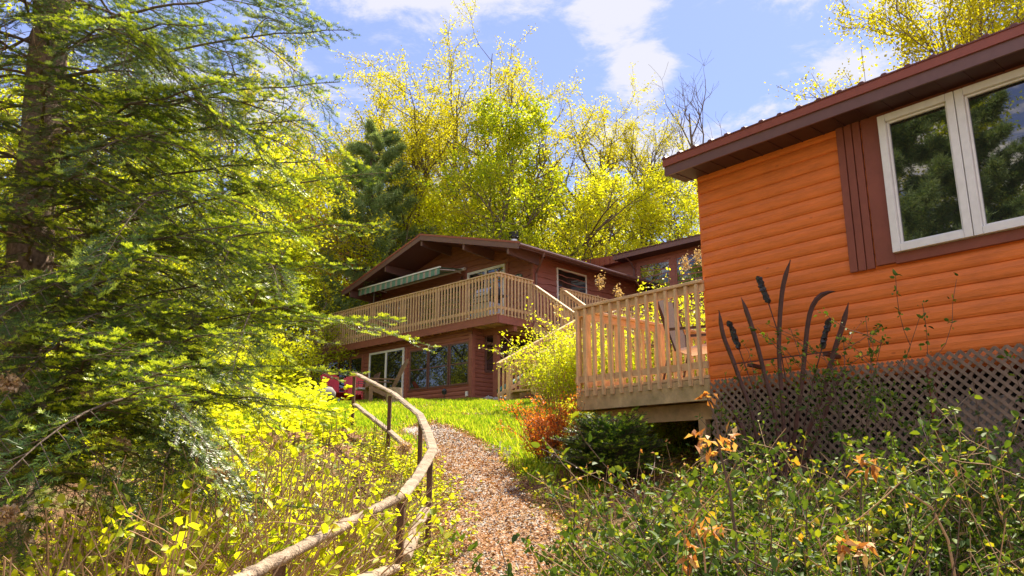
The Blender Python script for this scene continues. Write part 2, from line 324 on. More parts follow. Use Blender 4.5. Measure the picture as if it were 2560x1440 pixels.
# ------------------------------------------------------------ building helpers
class Frame:
    """local frame of a building: a along the front to the right, b to the back"""
    def __init__(s, o, az):      # az: azimuth of the front running away to the left (deg from +Y towards -X)
        t = math.radians(az); s.o = np.array(o, float)
        s.e = np.array((math.sin(t), -math.cos(t), 0)); s.d = np.array((math.cos(t), math.sin(t), 0))
    def __call__(s, a, b, z): return np.array((s.o[0], s.o[1], 0))+s.e*a+s.d*b+np.array((0, 0, z))
    def hit(s, px, py, b=0.):    # a and z where the pixel's ray meets the plane b
        x, y, z = ray(px, py); x /= y; z /= y; o = s.o[:2]+s.d[:2]*b
        a = (x*o[1]-o[0])/(s.e[0]-x*s.e[1]); D = o[1]+a*s.e[1]; return a, z*D
    def hit_side(s, px, py, a=0.):
        x, y, z = ray(px, py); x /= y; z /= y; o = s.o[:2]+s.e[:2]*a
        b = (x*o[1]-o[0])/(s.d[0]-x*s.d[1]); D = o[1]+b*s.d[1]; return b, z*D
Zv = np.array((0, 0, 1.))
def siding(mb, org, U, N, L, z0, z1, pitch, style, top=None, seed=0, step=None):
    """courses of siding as real relief; org is the wall's lower start, U along, N outward; top(u) clips the gable"""
    rg = np.random.default_rng(seed); nc = int(math.ceil((z1-z0)/pitch)); step = step or (.14 if style == 'wavy' else (L if top is None else .25))
    us = np.linspace(0, L, max(2, int(L/step)+1))
    prof = {'log': [(0, 0), (.04, .012), (.22, .022), (.6, .024), (.88, .014), (1, .002)],
            'lap': [(0, .004), (.015, .016), (.25, .021), (.6, .019), (.9, .009), (1, .004)],
            'wavy': [(0, .0), (0, .045), (1.12, .006)]}[style]
    for c in range(nc):
        zb = z0+c*pitch
        if style == 'wavy':
            ph = rg.uniform(0, 6, 3); wob = .022*np.sin(us*2.3+ph[0])+.016*np.sin(us*5.1+ph[1])+.012*np.sin(us*9+ph[2])
        else: wob = 0*us
        rows = []
        for f, o in prof:
            z = zb+f*pitch+(wob if (style == 'wavy' and f < .5) else 0*us)
            z = np.minimum(z, z1)
            if top is not None: z = np.minimum(z, np.array([top(u) for u in us]))
            rows.append([org*np.array((1, 1, 0))+U*u+N*o+Zv*zz for u, zz in zip(us, z)])
        n = len(us); V = [p for r in rows for p in r]
        F = [(r*n+i, r*n+i+1, (r+1)*n+i+1, (r+1)*n+i) for r in range(len(rows)-1) for i in range(n-1)]
        mb.add(V, F)
def window(parent, fr, a0, a1, z0, z1, b=0., fw=.06, fmat='white', glass='glass', cols=1, rows=1, label=None, side=None, name='window', proud=.03):
    """frame (part) with one pane (sub-part) per light; side=a gives a window in the side wall (a0,a1 are then b values)"""
    if side is None: pt = lambda u, o, z: fr(u, b-o, z); U, N = fr.e, -fr.d
    else: pt = lambda u, o, z: fr(side+o, u, z); U, N = fr.d, fr.e
    mb = MB(); um = (a0+a1)/2; zm = (z0+z1)/2; pr = proud
    for u in (a0+fw/2, a1-fw/2): mb.box(pt(u, pr/2, zm), U*fw/2, N*pr/2, Zv*(z1-z0)/2)
    for z in (z0+fw/2, z1-fw/2): mb.box(pt(um, pr/2-.002, z), U*((a1-a0)/2-fw), N*pr/2, Zv*fw/2)
    for c in range(1, cols):
        u = a0+(a1-a0)*c/cols; mb.box(pt(u, pr/2, zm), U*fw*.6, N*(pr/2+.001), Zv*((z1-z0)/2-fw))
    for r in range(1, rows):
        z = z0+(z1-z0)*r/rows; mb.box(pt(um, pr/2-.003, z), U*((a1-a0)/2-fw), N*pr/2, Zv*fw*.35)
    f = mb.build(name, M[fmat], parent)
    if label: f['label'] = label
    for c in range(cols):
        u0, u1 = a0+fw*.8+(a1-a0-fw*1.6)*c/cols, a0+fw*.8+(a1-a0-fw*1.6)*(c+1)/cols
        for r in range(rows):
            w0, w1 = z0+fw*.8+(z1-z0-fw*1.6)*r/rows, z0+fw*.8+(z1-z0-fw*1.6)*(r+1)/rows
            MB().box(pt((u0+u1)/2, .036, (w0+w1)/2), U*(u1-u0)/2, N*.003, Zv*(w1-w0)/2).build('pane', M[glass], f)
    return f
def railing(parent, p0, p1, out, drop0, sp=.145, mat='deck', proto=None, h=1.22, posts=(), slope=False, cap=True):
    """cap, rails, balusters outside the deck edge; p0,p1: top of the cap; out: outward unit vector"""
    p0, p1 = np.asarray(p0, float), np.asarray(p1, float); out = np.asarray(out, float)
    d = nrm(p1-p0); L = np.linalg.norm((p1-p0)[:2]); res = []
    if cap: res.append(MB().bar(p0-Zv*.02, p1-Zv*.02, .135, .038).build('rail_cap', M['deckflat'], parent, bevel=.004))
    q = -out*.0
    res.append(MB().bar(p0-Zv*.09+q, p1-Zv*.09+q, .036, .09).build('top_rail', M['deckflat'], parent))
    res.append(MB().bar(p0-Zv*(drop0)+q, p1-Zv*(drop0)+q, .036, .085).build('bottom_rail', M['deckflat'], parent))
    n = max(1, int(L/sp))
    for i in range(n):
        t = (i+.5)/n; p = p0+(p1-p0)*t+out*.041-Zv*.045
        if proto[0] is None:
            mb = MB(); x = nrm((d[0], d[1], 0)); mb.box(-Zv*h/2, x*.019, out*.019, Zv*h/2)
            me = mb.build('baluster', M[mat], None); proto[0] = me; me.parent = parent; me.location = [float(c) for c in p-rootloc(parent)]
        else: copy_child(proto[0], parent, p)
    for t in posts:
        p = p0+(p1-p0)*t-out*.065; MB().box(p-Zv*(.045+h/2-.05), nrm((d[0], d[1], 0))*.044, out*.044, Zv*(h/2-.06)).build('post', M['deck'], parent)
    return res

# ------------------------------------------------------------ the orange cabin
KC = Frame((2.33, 9.0), 40.3)
cabin = thing('orange_cabin', 'cabin with bright orange lap siding, brown trim and white window at the right', 'cabin', KC(3, 3, zg(5, 9)))
CW = 6.6; ZB, ZT = .90, 3.60
mb = MB(); siding(mb, KC(0, 0, ZB), KC.e, -KC.d, CW, ZB, ZT, .152, 'log')
mb.box(KC(CW/2, 2.6, (ZB+ZT)/2), KC.e*(CW/2-.002), KC.d*2.595, Zv*((ZT-ZB)/2-.01))
mb.build('wall', M['orange'], cabin)
MB().box(KC(-.012, .06, (ZB+ZT)/2), KC.e*.014, KC.d*.075, Zv*((ZT-ZB)/2)).build('corner_board', M['orange'], cabin)
# roof: fascia, drip edge, soffit, ribbed metal
EB = -.40; FZ0, FZ1 = 3.535, 3.665
MB().box(KC(CW/2-.1, EB+.012, (FZ0+FZ1)/2), KC.e*(CW/2+.12), KC.d*.012, Zv*(FZ1-FZ0)/2).build('fascia', M['fascia'], cabin)
MB().box(KC(CW/2-.1, EB-.008, FZ1+.045), KC.e*(CW/2+.13), KC.d*.012, Zv*.055).build('drip_edge', M['dripedge'], cabin)
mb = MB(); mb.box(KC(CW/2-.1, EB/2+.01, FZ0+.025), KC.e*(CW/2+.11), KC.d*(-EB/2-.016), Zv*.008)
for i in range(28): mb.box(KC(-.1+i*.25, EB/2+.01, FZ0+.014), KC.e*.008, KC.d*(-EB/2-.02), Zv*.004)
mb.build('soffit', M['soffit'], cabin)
mb = MB(); sl = .30; RL = 3.2
rp = lambda a, b, dz=0: KC(a, b, FZ1+.09+(b-EB)*sl+dz)
for (a0, a1) in ((-.24, CW+.02),):
    mb.add([rp(a0, EB-.03), rp(a1, EB-.03), rp(a1, EB+RL), rp(a0, EB+RL), rp(a0, EB-.03, .012), rp(a1, EB-.03, .012), rp(a1, EB+RL, .012), rp(a0, EB+RL, .012)],
           [(0, 3, 2, 1), (4, 5, 6, 7), (0, 1, 5, 4), (1, 2, 6, 5), (2, 3, 7, 6), (3, 0, 4, 7)])
for i in range(31):
    a = -.2+i*.225; w = .035
    V = [rp(a-w, EB-.032, .012), rp(a-w*.5, EB-.032, .032), rp(a+w*.5, EB-.032, .032), rp(a+w, EB-.032, .012), rp(a-w, EB+RL, .012), rp(a-w*.5, EB+RL, .032), rp(a+w*.5, EB+RL, .032), rp(a+w, EB+RL, .012)]
    mb.add(V, [(0, 1, 5, 4), (1, 2, 6, 5), (2, 3, 7, 6), (0, 3, 2, 1)])
mb.build('roof', M['roof'], cabin)
# window with its brown surround
wa0, wz1 = KC.hit(2203, 300); _, wz0 = KC.hit(2228, 640)
wm, _ = KC.hit(2420, 420); sa0, sz1 = KC.hit(2092, 320); sa1, sz0 = KC.hit(2195, 672)
wa1 = wa0+2*(wm-wa0)
ta0 = sa1+.012; _, tz0 = KC.hit(2215, 668)
mb = MB(); o = .036
mb.box(KC((ta0+wa0)/2, -o, (tz0+ZT)/2), KC.e*(wa0-ta0)/2, KC.d*.02, Zv*(ZT-.03-tz0)/2)
mb.box(KC((wa1+wa1+wa0-ta0)/2, -o, (tz0+ZT)/2), KC.e*(wa0-ta0)/2, KC.d*.02, Zv*(ZT-.03-tz0)/2)
mb.box(KC((wa0+wa1)/2, -o, (wz1+ZT)/2), KC.e*(wa1-wa0)/2, KC.d*.019, Zv*(ZT-.03-wz1)/2)
mb.box(KC((wa0+wa1)/2, -o, (wz0+tz0)/2), KC.e*(wa1-wa0)/2, KC.d*.019, Zv*(wz0-tz0)/2)
mb.build('window_surround', M['trim'], cabin, bevel=.004)
wf = MB(); fw = .075; prj = .075
def casement(a0, a1, z0, z1):
    for (u0, u1, v0, v1) in ((a0, a0+fw, z0, z1), (a1-fw, a1, z0, z1), (a0+fw, a1-fw, z0, z0+fw), (a0+fw, a1-fw, z1-fw, z1)):
        wf.box(KC((u0+u1)/2, -.032-prj/2+.0, (v0+v1)/2), KC.e*((u1-u0)/2-.0015), KC.d*prj/2, Zv*((v1-v0)/2-.0015))
    for (u0, u1, v0, v1) in ((a0+fw, a0+fw+.022, z0+fw, z1-fw), (a1-fw-.022, a1-fw, z0+fw, z1-fw), (a0+fw+.022, a1-fw-.022, z0+fw, z0+fw+.022), (a0+fw+.022, a1-fw-.022, z1-fw-.022, z1-fw)):
        wf.box(KC((u0+u1)/2, -.05, (v0+v1)/2), KC.e*((u1-u0)/2-.001), KC.d*.022, Zv*((v1-v0)/2-.001))
wmid = (wa0+wa1)/2
casement(wa0, wmid-.003, wz0, wz1); casement(wmid+.003, wa1, wz0, wz1)
wo = wf.build('window', M['white'], cabin, bevel=.003)
for (u0, u1) in ((wa0, wmid), (wmid, wa1)):
    MB().box(KC((u0+u1)/2, -.046, (wz0+wz1)/2), KC.e*((u1-u0)/2-fw-.005), KC.d*.004, Zv*((wz1-wz0)/2-fw-.005)).build('pane', M['glass'], wo)
sh = None
for k in range(3):
    w = (sa1-sa0)/3; u = sa0+w*(k+.5); zt_ = min(ZT-.04, sz1+.3)
    b_ = MB().box(KC(u, -.04, (sz0+zt_)/2), KC.e*(w/2-.006), KC.d*.014, Zv*(zt_-sz0)/2).build('shutter_board', M['trim'], cabin, bevel=.003)
# crawl space and lattice skirt
MB().box(KC(CW/2, 2.7, .1), KC.e*(CW/2), KC.d*2.3, Zv*.79).build('crawl_space_shade_box', M['void'], cabin)  # solid near-black box: the crawl space's shade is put into its colour
def lattice(name, u0, u1, z0, z1, b, lean=0.):
    mb = MB(); s = .066; w = .029; t = .005; r2 = math.sqrt(.5)
    for fam, off in ((1, 0.), (-1, .011)):
        cs = np.arange(-8, 12, s*1.414)
        for c in cs:                   # line: z-z0 = fam*(u-u0)+c
            pts = []
            ua, ub = u0, u1
            za, zb_ = z0+fam*(ua-u0)+c, z0+fam*(ub-u0)+c
            lo, hi = ua, ub
            if fam > 0: lo = max(lo, u0+(z0-z0-c)); hi = min(hi, u0+(z1-z0-c))
            else: lo = max(lo, u0+(c-(z1-z0))); hi = min(hi, u0+c)
            if hi-lo < .03: continue
            A_ = KC(lo, b-off, z0+fam*(lo-u0)+c+lean*(lo-u0)); B_ = KC(hi, b-off, z0+fam*(hi-u0)+c+lean*(hi-u0))
            mb.bar(A_, B_, t, w, up=nrm(np.cross(KC.d, B_-A_)) )
    return mb.build(name, M['lattice'], cabin)
lz = KC.hit(2200, 930)[1]
LT = 1.02
lattice('lattice_panel', .05, 2.42, -.62, LT, -.09)
lattice('lattice_panel', 2.45, 4.9, -.75, LT+.03, -.10, .006)
MB().box(KC(2.44, -.05, .1), KC.e*.03, KC.d*.02, Zv*.85).build('lattice_post', M['trim'], cabin)
# pale stone pier behind the right lattice
MB().box(KC(2.75, .15, .05), KC.e*.25, KC.d*.1, Zv*.6).build('foundation_pier', M['stone'], cabin)

# deck of the cabin
QA = -2.16; DZ = 1.10; RZ = 2.24; DB = 3.5
mb = MB()
for i in range(15): mb.box(KC(QA/2+.0, .07+i*.235, DZ-.02), KC.e*(-QA/2-.004), KC.d*.112, Zv*.018)
dk = mb.build('deck', M['deckflat'], cabin)
mb = MB(); mb.box(KC(QA/2, -.022, DZ-.17), KC.e*(-QA/2), KC.d*.02, Zv*.125); mb.box(KC(QA-.021, DB/2, DZ-.17), KC.e*.02, KC.d*(DB/2+.02), Zv*.125)
mb.build('rim_board', M['rim'], dk, bevel=.003)
mb = MB()
for i in range(5): mb.box(KC(QA+.2+i*.42, DB/2, DZ-.165), KC.e*.019, KC.d*(DB/2-.01), Zv*.115)
mb.build('joists', M['deckflat'], dk)
for b in (.3, 2.9):
    MB().box(KC(QA/2, b, DZ-.39), KC.e*(-QA/2-.02), KC.d*.04, Zv*.1).build('beam', M['deckflat'], dk)
    for a in (QA+.25, -.35):
        p = KC(a, b, 0); g = zg(p[0], p[1]); MB().box(KC(a, b, (g-.1+DZ-.49)/2), KC.e*.05, KC.d*.05, Zv*(DZ-.49-g+.1)/2).build('support_post', M['deckflat'], dk)
pr = [None]
railing(dk, KC(QA-.03, -.03, RZ), KC(-.01, -.03, RZ), -KC.d, 1.02, .149, proto=pr, h=1.21)
pr2 = [None]
railing(dk, KC(QA-.03, .02, RZ), KC(QA-.03, DB, RZ), -KC.e, 1.02, .149, proto=pr2, h=1.21, posts=(.03, .5, .97))
railing(dk, KC(QA, DB, RZ), KC(-.02, DB, RZ), KC.d, 1.02, .149, proto=pr, h=1.21, posts=(.5,))

# ------------------------------------------------------------ sling chair on the cabin deck
def sling_chair(o, az, zf):
    t = thing('patio_chair', 'brown sling patio chair on the cabin deck behind the balusters', 'chair', (o[0], o[1], zf))
    c, s = math.cos(az), math.sin(az); L = lambda x, y, z: np.array((o[0]+c*x-s*y, o[1]+s*x+c*y, zf+z))
    mb = MB()
    mb.poly([L(-.26, -.25, .42), L(.26, -.25, .42), L(.26, .24, .38), L(-.26, .24, .38)], (0, 0, .025)); mb.build('seat', M['cushion'], t)
    MB().poly([L(-.26, .24, .38), L(.26, .24, .38), L(.26, .48, 1.12), L(-.26, .48, 1.12)], L(0, .025, 0)-L(0, 0, 0)).build('backrest', M['sling'], t)
    for x in (-.3, .3):
        MB().tube([L(x, -.3, 0), L(x, -.27, .62)], .016, 6).build('leg', M['sling'], t)
        MB().tube([L(x, .42, 0), L(x, .3, .45), L(x, .48, 1.14)], .016, 6).build('leg', M['sling'], t)
        MB().bar(L(x, -.3, .64), L(x, .36, .66), .05, .03).build('armrest', M['sling'], t)
    return t
q = KC(-.50, .55, 0); sling_chair(q, math.radians(55), DZ+.002)

# ------------------------------------------------------------ iron reed sculpture
def sculpture():
    B = -.30
    def pt(x, y, b=B):
        a, z = KC.hit(x, y, b); return KC(a, b, z)
    base = pt(1970, 1150); base[2] = zg(base[0], base[1])
    t = thing('reed_sculpture', 'rusty iron cattail reeds sculpture standing against the orange wall', 'sculpture', base)
    blades = [[(1797, 775), (1805, 837), (1833, 902), (1853, 962), (1877, 1023), (1888, 1070), (1905, 1190)],
              [(1853, 744), (1877, 809), (1897, 878), (1917, 962), (1934, 1023), (1945, 1080), (1955, 1190)],
              [(1976, 649), (1956, 709), (1948, 801), (1946, 878), (1952, 962), (1958, 1055), (1965, 1190)],
              [(2089, 728), (2070, 726), (2054, 728), (2030, 753), (2018, 809), (2012, 878), (2006, 942), (1996, 1023), (1986, 1083), (1975, 1190)],
              [(2121, 756), (2107, 813), (2083, 882), (2063, 962), (2042, 1027), (2014, 1090), (1985, 1190)],
              [(2119, 926), (2095, 945), (2080, 975), (2063, 1031), (2040, 1090), (1990, 1195)],
              [(1825, 1007), (1840, 1040), (1857, 1075), (1890, 1190)]]
    for k, bl in enumerate(blades):
        n = len(bl); bb = B-.02*(k % 3); P3 = [pt(x, y, bb) for x, y in bl]
        # smooth resample
        P3 = np.array(P3); s = np.r_[0, np.cumsum(np.linalg.norm(np.diff(P3, axis=0), axis=1))]; q = np.linspace(0, s[-1], 26)
        C = np.stack([np.interp(q, s, P3[:, i]) for i in range(3)], -1)
        for _ in range(3): C[1:-1] = (C[:-2]+2*C[1:-1]+C[2:])/4
        mb = MB(); V = []; Fs = []
        for i in range(26):
            d = nrm(C[min(i+1, 25)]-C[max(i-1, 0)]); sd_ = nrm(np.cross(d, KC.d)); w = .029*min(1, (q[i]/.16)**.8+.05)*(1-.25*i/25)
            V += [C[i]-sd_*w+KC.d*.004, C[i]-KC.d*.008, C[i]+sd_*w+KC.d*.004]
            if i: k0 = (i-1)*3; Fs += [(k0, k0+1, k0+4, k0+3), (k0+1, k0+2, k0+5, k0+4), (k0, k0+3, k0+5, k0+2)]
        mb.add(V, Fs); mb.build('blade', M['rust'], t)
    rg = random.Random(3)
    for sp_, st in (([(1897, 696), (1919, 751)], [(1943, 825), (1966, 962), (1974, 1043), (1975, 1190)]), ([(1824, 807), (1846, 868)], [(1873, 942), (1901, 1023), (1930, 1190)]), ([(2072, 803), (2056, 866)], [(2030, 962), (2010, 1067), (1990, 1190)])):
        a, b = pt(*sp_[0]), pt(*sp_[1])
        so = MB().tube([a, b]+[pt(*q) for q in st], .006, 6).build('cattail_stem', M['rust'], t)
        mb = MB()
        for i in range(34):
            c = a+(b-a)*i/33.+np.array([rg.uniform(-.008, .008) for _ in range(3)]); r = .019+.008*rg.random(); u = nrm([rg.uniform(-1, 1) for _ in range(3)])
            v = nrm(np.cross(u, (0, 0, 1))); mb.box(c, u*r, v*r*.7, np.cross(u, v)*r*.8)
        mb.build('seed_head', M['black'], so)
    MB().tube([pt(1835, 910), pt(2079, 878)], .007, 6).build('crossbar', M['rust'], t)
    for x, y in ((1873, 912), (2063, 884)):
        a, z = KC.hit(x, y, B); MB().bar(KC(a, B, z), KC(a, -.03, z-.01), .05, .035).build('wall_bracket', M['rust'], t)
sculpture()

# ------------------------------------------------------------ the maroon house
H = Frame((.68, 24.4), 45.5)
house = thing('maroon_house', 'two storey maroon wood house with low gable roof and long cedar balcony', 'house', H(-4, 3, 2.0))
ZL, ZF, ZE = 1.95, 4.5, 6.92; AP = -4.08; AL = -8.5
roofz = lambda a: 8.2-(8.2-6.90)*abs(a-AP)/4.83
# upper walls
mb = MB()
siding(mb, H(AL, 0, 0), H.e, -H.d, -AL, ZF-.1, 8.3, .205, 'wavy', top=lambda u: roofz(AL+u)-.14, seed=4)
siding(mb, H(0, 0, 0), H.d, H.e, 8.0, ZF-.1, 7.0, .205, 'wavy', seed=6, top=lambda u: roofz(0)-.12)
mb.poly([H(AL+.02, .004, ZF-.1), H(-.01, .004, ZF-.1), H(-.01, .004, roofz(0)-.14), H(AP, .004, roofz(AP)-.14), H(AL+.02, .004, roofz(AL)-.14)], H.d*8.0)
mb.build('upper_wall', M['maroon'], house)
MB().box(H(.012, -.012, 5.7), H.e*.045, H.d*.045, Zv*1.2).build('corner_board', M['maroon'], house)
# lower walls
mb = MB(); LB = -2.23; LA = -.455
siding(mb, H(-9.6, LB, 0), H.e, -H.d, 9.6+LA, ZL-.1, 4.44, .13, 'log')
siding(mb, H(LA, LB, 0), H.d, H.e, 3.6, ZL-.1, 4.30, .13, 'log')
mb.box(H((-9.6+LA)/2, LB+2.9, (ZL+4.2)/2), H.e*(9.6+LA-.01)/2, H.d*2.895, Zv*(4.2-ZL)/2)
mb.build('lower_wall', M['maroon'], house)
MB().box(H(LA+.01, LB-.01, 3.0), H.e*.07, H.d*.07, Zv*1.05).build('corner_post', M['maroon'], house)
MB().box(H(-3.62, LB-.03, 3.0), H.e*.06, H.d*.03, Zv*1.0).build('wall_post', M['maroon'], house)
# roof
FBm, BK = -1.44, 7.5; RA, LAe = .75, -8.91; th = .15
mb = MB()
for a0, a1 in ((AP, RA), (AP, LAe)):
    z0, z1 = roofz(a0), roofz(a1)
    V = [H(a0, FBm, z0), H(a1, FBm, z1), H(a1, BK, z1), H(a0, BK, z0), H(a0, FBm, z0-th), H(a1, FBm, z1-th), H(a1, BK, z1-th), H(a0, BK, z0-th)]
    mb.add(V, [(0, 1, 2, 3), (4, 7, 6, 5), (0, 4, 5, 1), (1, 5, 6, 2), (2, 6, 7, 3)])
    for i in range(24):
        b = FBm+.1+i*.38; sgn = 1
        mb.bar(H(a0, b, z0+.012), H(a1, b, z1+.012), .03, .026)
mb.build('roof', M['roof'], house)
mb = MB()
for a0, a1 in ((AP, RA+.02), (AP, LAe-.02)):
    V = [H(a0, FBm-.03, roofz(a0)-.03), H(a1, FBm-.03, roofz(a1)-.03), H(a1, FBm-.03, roofz(a1)-.21), H(a0, FBm-.03, roofz(a0)-.21)]
    mb.poly(V, H.d*.026)
mb.build('bargeboard', M['fascia'], house)
mb = MB()
for a0, a1 in ((AP, RA+.03), (AP, LAe-.03)):
    mb.poly([H(a0, FBm-.045, roofz(a0)+.035), H(a1, FBm-.045, roofz(a1)+.035), H(a1, FBm-.045, roofz(a1)-.035), H(a0, FBm-.045, roofz(a0)-.035)], H.d*.04)
mb.build('drip_edge', M['dripedge'], house)
for a in (-8.43, -6.18, AP, -1.84, .25):
    z = roofz(a)-.15
    MB().poly([H(a-.045, FBm+.03, z), H(a-.045, 0, z), H(a-.045, 0, z-.36), H(a-.045, FBm+.25, z-.27), H(a-.045, FBm+.03, z-.25)], H.e*.09).build('rafter_beam', M['fascia'], house)
# gutter and downspout
gt = MB(); gt.tube([H(RA+.05, FBm-.02, ZE-.1), H(RA+.05, 6.3, ZE-.1)], .055, 8); gt.box(H(RA-.0, 2.4, ZE-.1), H.e*.012, H.d*3.8, Zv*.08)
gt.build('gutter', M['fascia'], house)
MB().tube([H(RA+.05, -.33, ZE-.15), H(RA+.03, -.33, ZE-.24), H(.1, .06, ZE-.62), H(.08, .08, ZF+.05)], .038, 8).build('downspout', M['fascia'], house)
# chimney
ch = MB().tube([H(-3.3, 2.5, 7.9), H(-3.3, 2.5, 8.72)], .15, 16).build('chimney', M['steel'], house)
MB().tube([H(-3.3, 2.5, 8.7), H(-3.3, 2.5, 8.78), H(-3.3, 2.5, 8.84), H(-3.3, 2.5, 8.98), H(-3.3, 2.5, 9.03)], [.16, .21, .17, .2, .06], 16).build('chimney_cap', M['black'], ch)
# upper windows and sliding door
for a0, a1 in ((-8.15, -6.30), (-5.84, -3.45)): window(house, H, a0, a1, 4.72, 6.72, 0, .07, 'maroon', 'glass_house', 2, 1, proud=.07)
window(house, H, -3.11, -1.23, 4.52, 6.86, 0, .085, 'white', 'glass_house', 2, 1, label='white framed sliding glass door', name='sliding_door', proud=.08)
mb = MB(); mb.box(H(-3.19, -.03, 5.7), H.e*.06, H.d*.03, Zv*1.2); mb.box(H(-1.15, -.03, 5.7), H.e*.06, H.d*.03, Zv*1.2); mb.box(H(-2.17, -.03, 6.93), H.e*1.08, H.d*.03, Zv*.055); mb.build('door_trim', M['maroon'], house)
window(house, H, 1.15, 2.72, 4.75, 6.72, side=0, fw=.05, fmat='white', glass='glass_house', cols=1, proud=.06)
# lower windows
for k, (a0, a1) in enumerate(((-3.43, -2.50), (-2.46, -1.49), (-1.44, -.55))):
    window(house, H, a0, a1, 2.56, 3.86, LB, .05, 'fascia', 'glass_house', 1, 2, proud=.05)
window(house, H, -5.72, -3.75, 2.02, 4.02, LB, .07, 'white', 'glass_house', 2, 1, name='patio_door', proud=.06)
window(house, H, -9.2, -6.1, 2.1, 4.0, LB, .08, 'maroon', 'glass_house', 4, 1, proud=.05)
window(house, H, -1.72, -.75, 2.95, 4.1, side=LA, fw=.06, fmat='fascia', glass='glass_house', proud=.05)
window(house, H, -.68, .55, 2.95, 4.1, side=LA, fw=.06, fmat='fascia', glass='glass_house', cols=1, proud=.05)
MB().box(H(-.62, LB-.045, 2.27), H.e*.05, H.d*.02, Zv*.075).build('outlet_box', M['white'], house)
# balcony
BF, BRt, BLf = -2.475, .905, -9.3
mb = MB()
for i in range(17): mb.box(H((BLf+BRt)/2, BF+.08+i*.145, ZF-.02), H.e*((BRt-BLf)/2-.004), H.d*.069, Zv*.018)
for i in range(5): mb.box(H(.48, .06+i*.145, ZF-.02), H.e*.42, H.d*.069, Zv*.018)
mb.box(H(.5, 3.1, ZF-.02), H.e*.4, H.d*2.3, Zv*.018)
bal = mb.build('balcony', M['deckflat'], house)
mb = MB(); mb.box(H((BLf+BRt)/2, BF-.02, ZF-.165), H.e*((BRt-BLf)/2+.02), H.d*.02, Zv*.125); mb.box(H(BRt+.02, (BF+5.3)/2, ZF-.165), H.e*.02, H.d*(5.3-BF)/2, Zv*.125)
mb.build('rim_board', M['maroon'], bal)
mb = MB()
for i in range(26): mb.box(H(BLf+.2+i*.4, BF+1.2, ZF-.15), H.e*.019, H.d*1.19, Zv*.11)
mb.build('joists', M['deckflat'], bal)
MB().box(H(.16, -1.75, 4.15), H.e*.75, H.d*.07, Zv*.105).build('beam', M['maroon'], bal)
MB().box(H(.12, -1.75, (ZL+4.05)/2), H.e*.08, H.d*.075, Zv*(4.045-ZL)/2).build('support_post', M['maroon'], bal)
RT = 5.72; pr = [None]; pr3 = [None]
railing(bal, H(BLf, BF-.02, RT), H(BRt+.02, BF-.02, RT), -H.d, 1.05, .142, proto=pr, h=1.24, posts=(.2, .38, .55, .72, .86, .985))
railing(bal, H(BRt+.02, BF, RT), H(BRt+.02, -1.02, RT), H.e, 1.05, .142, proto=pr3, h=1.24, posts=(.98,))
railing(bal, H(BRt+.02, .33, RT), H(BRt+.02, 5.3, RT), H.e, 1.05, .142, proto=pr3, h=1.24, posts=(.02, .5))

# staircase
stairs = thing('wooden_staircase', 'two flight cedar staircase with handrails beside the maroon house', 'staircase', H(3.5, -3.9, zg(.5, 19)))
A1, ZM = 2.65, 3.28
nst = 6; mbs = MB()
for i in range(nst):
    a = BRt+.06+(A1-BRt-.06)*(i+.5)/nst; z = ZF-(ZF-ZM)*(i+1)/(nst+1); mbs.box(H(a, -.345, z), H.e*.14, H.d*.66, Zv*.019)
mbs.box(H(3.35, -.4, ZM-.02), H.e*.70, H.d*.75, Zv*.02)
B0, Z0 = -4.15, 1.78
for i in range(8):
    b = -1.15+(B0+1.15)*(i+.5)/8; z = ZM-(ZM-Z0)*(i+1)/9; mbs.box(H(3.55, b, z), H.e*.52, H.d*.16, Zv*.019)
mbs.build('treads', M['deckflat'], stairs)
mb = MB()
for b in (-1.0, .31): mb.bar(H(BRt+.06, b, ZF-.2), H(A1, b, ZM-.14), .038, .24)
for a in (3.02, 4.08): mb.bar(H(a, -1.15, ZM-.12), H(a, B0, Z0-.05), .038, .24)
mb.build('stringer', M['deckflat'], stairs)
up_e = H.e; pr4 = [None]; pr5 = [None]
railing(stairs, H(BRt+.1, -1.04, RT-.12), H(A1+.1, -1.04, ZM+1.1), -H.d, .95, .13, proto=pr4, h=1.05)
railing(stairs, H(BRt+.1, .35, RT-.05), H(A1+.1, .35, ZM+1.1), H.d, .95, .13, proto=pr4, h=1.05)
railing(stairs, H(4.08, .35, ZM+1.1), H(4.08, -1.15, ZM+1.1), H.e, .95, .13, proto=pr5, h=1.05)
railing(stairs, H(2.98, -1.15, ZM+1.02), H(2.98, B0-.35, Z0+.86), -H.e, .82, .15, proto=pr5, h=.92)
railing(stairs, H(4.12, -1.15, ZM+1.02), H(4.12, B0-.35, Z0+.86), H.e, .82, .15, proto=pr5, h=.92)
for a in (3.02, 4.08):
    g = H(a, B0, 0); gz = zg(g[0], g[1]); MB().box(H(a, B0-.02, (gz+Z0+.85)/2), H.e*.045, H.d*.045, Zv*(Z0+.85-gz)/2).build('newel_post', M['deck'], stairs)
    MB().box(H(a, -1.12, (3.4+1.6)/2), H.e*.045, H.d*.045, Zv*.98).build('support_post', M['deck'], stairs)

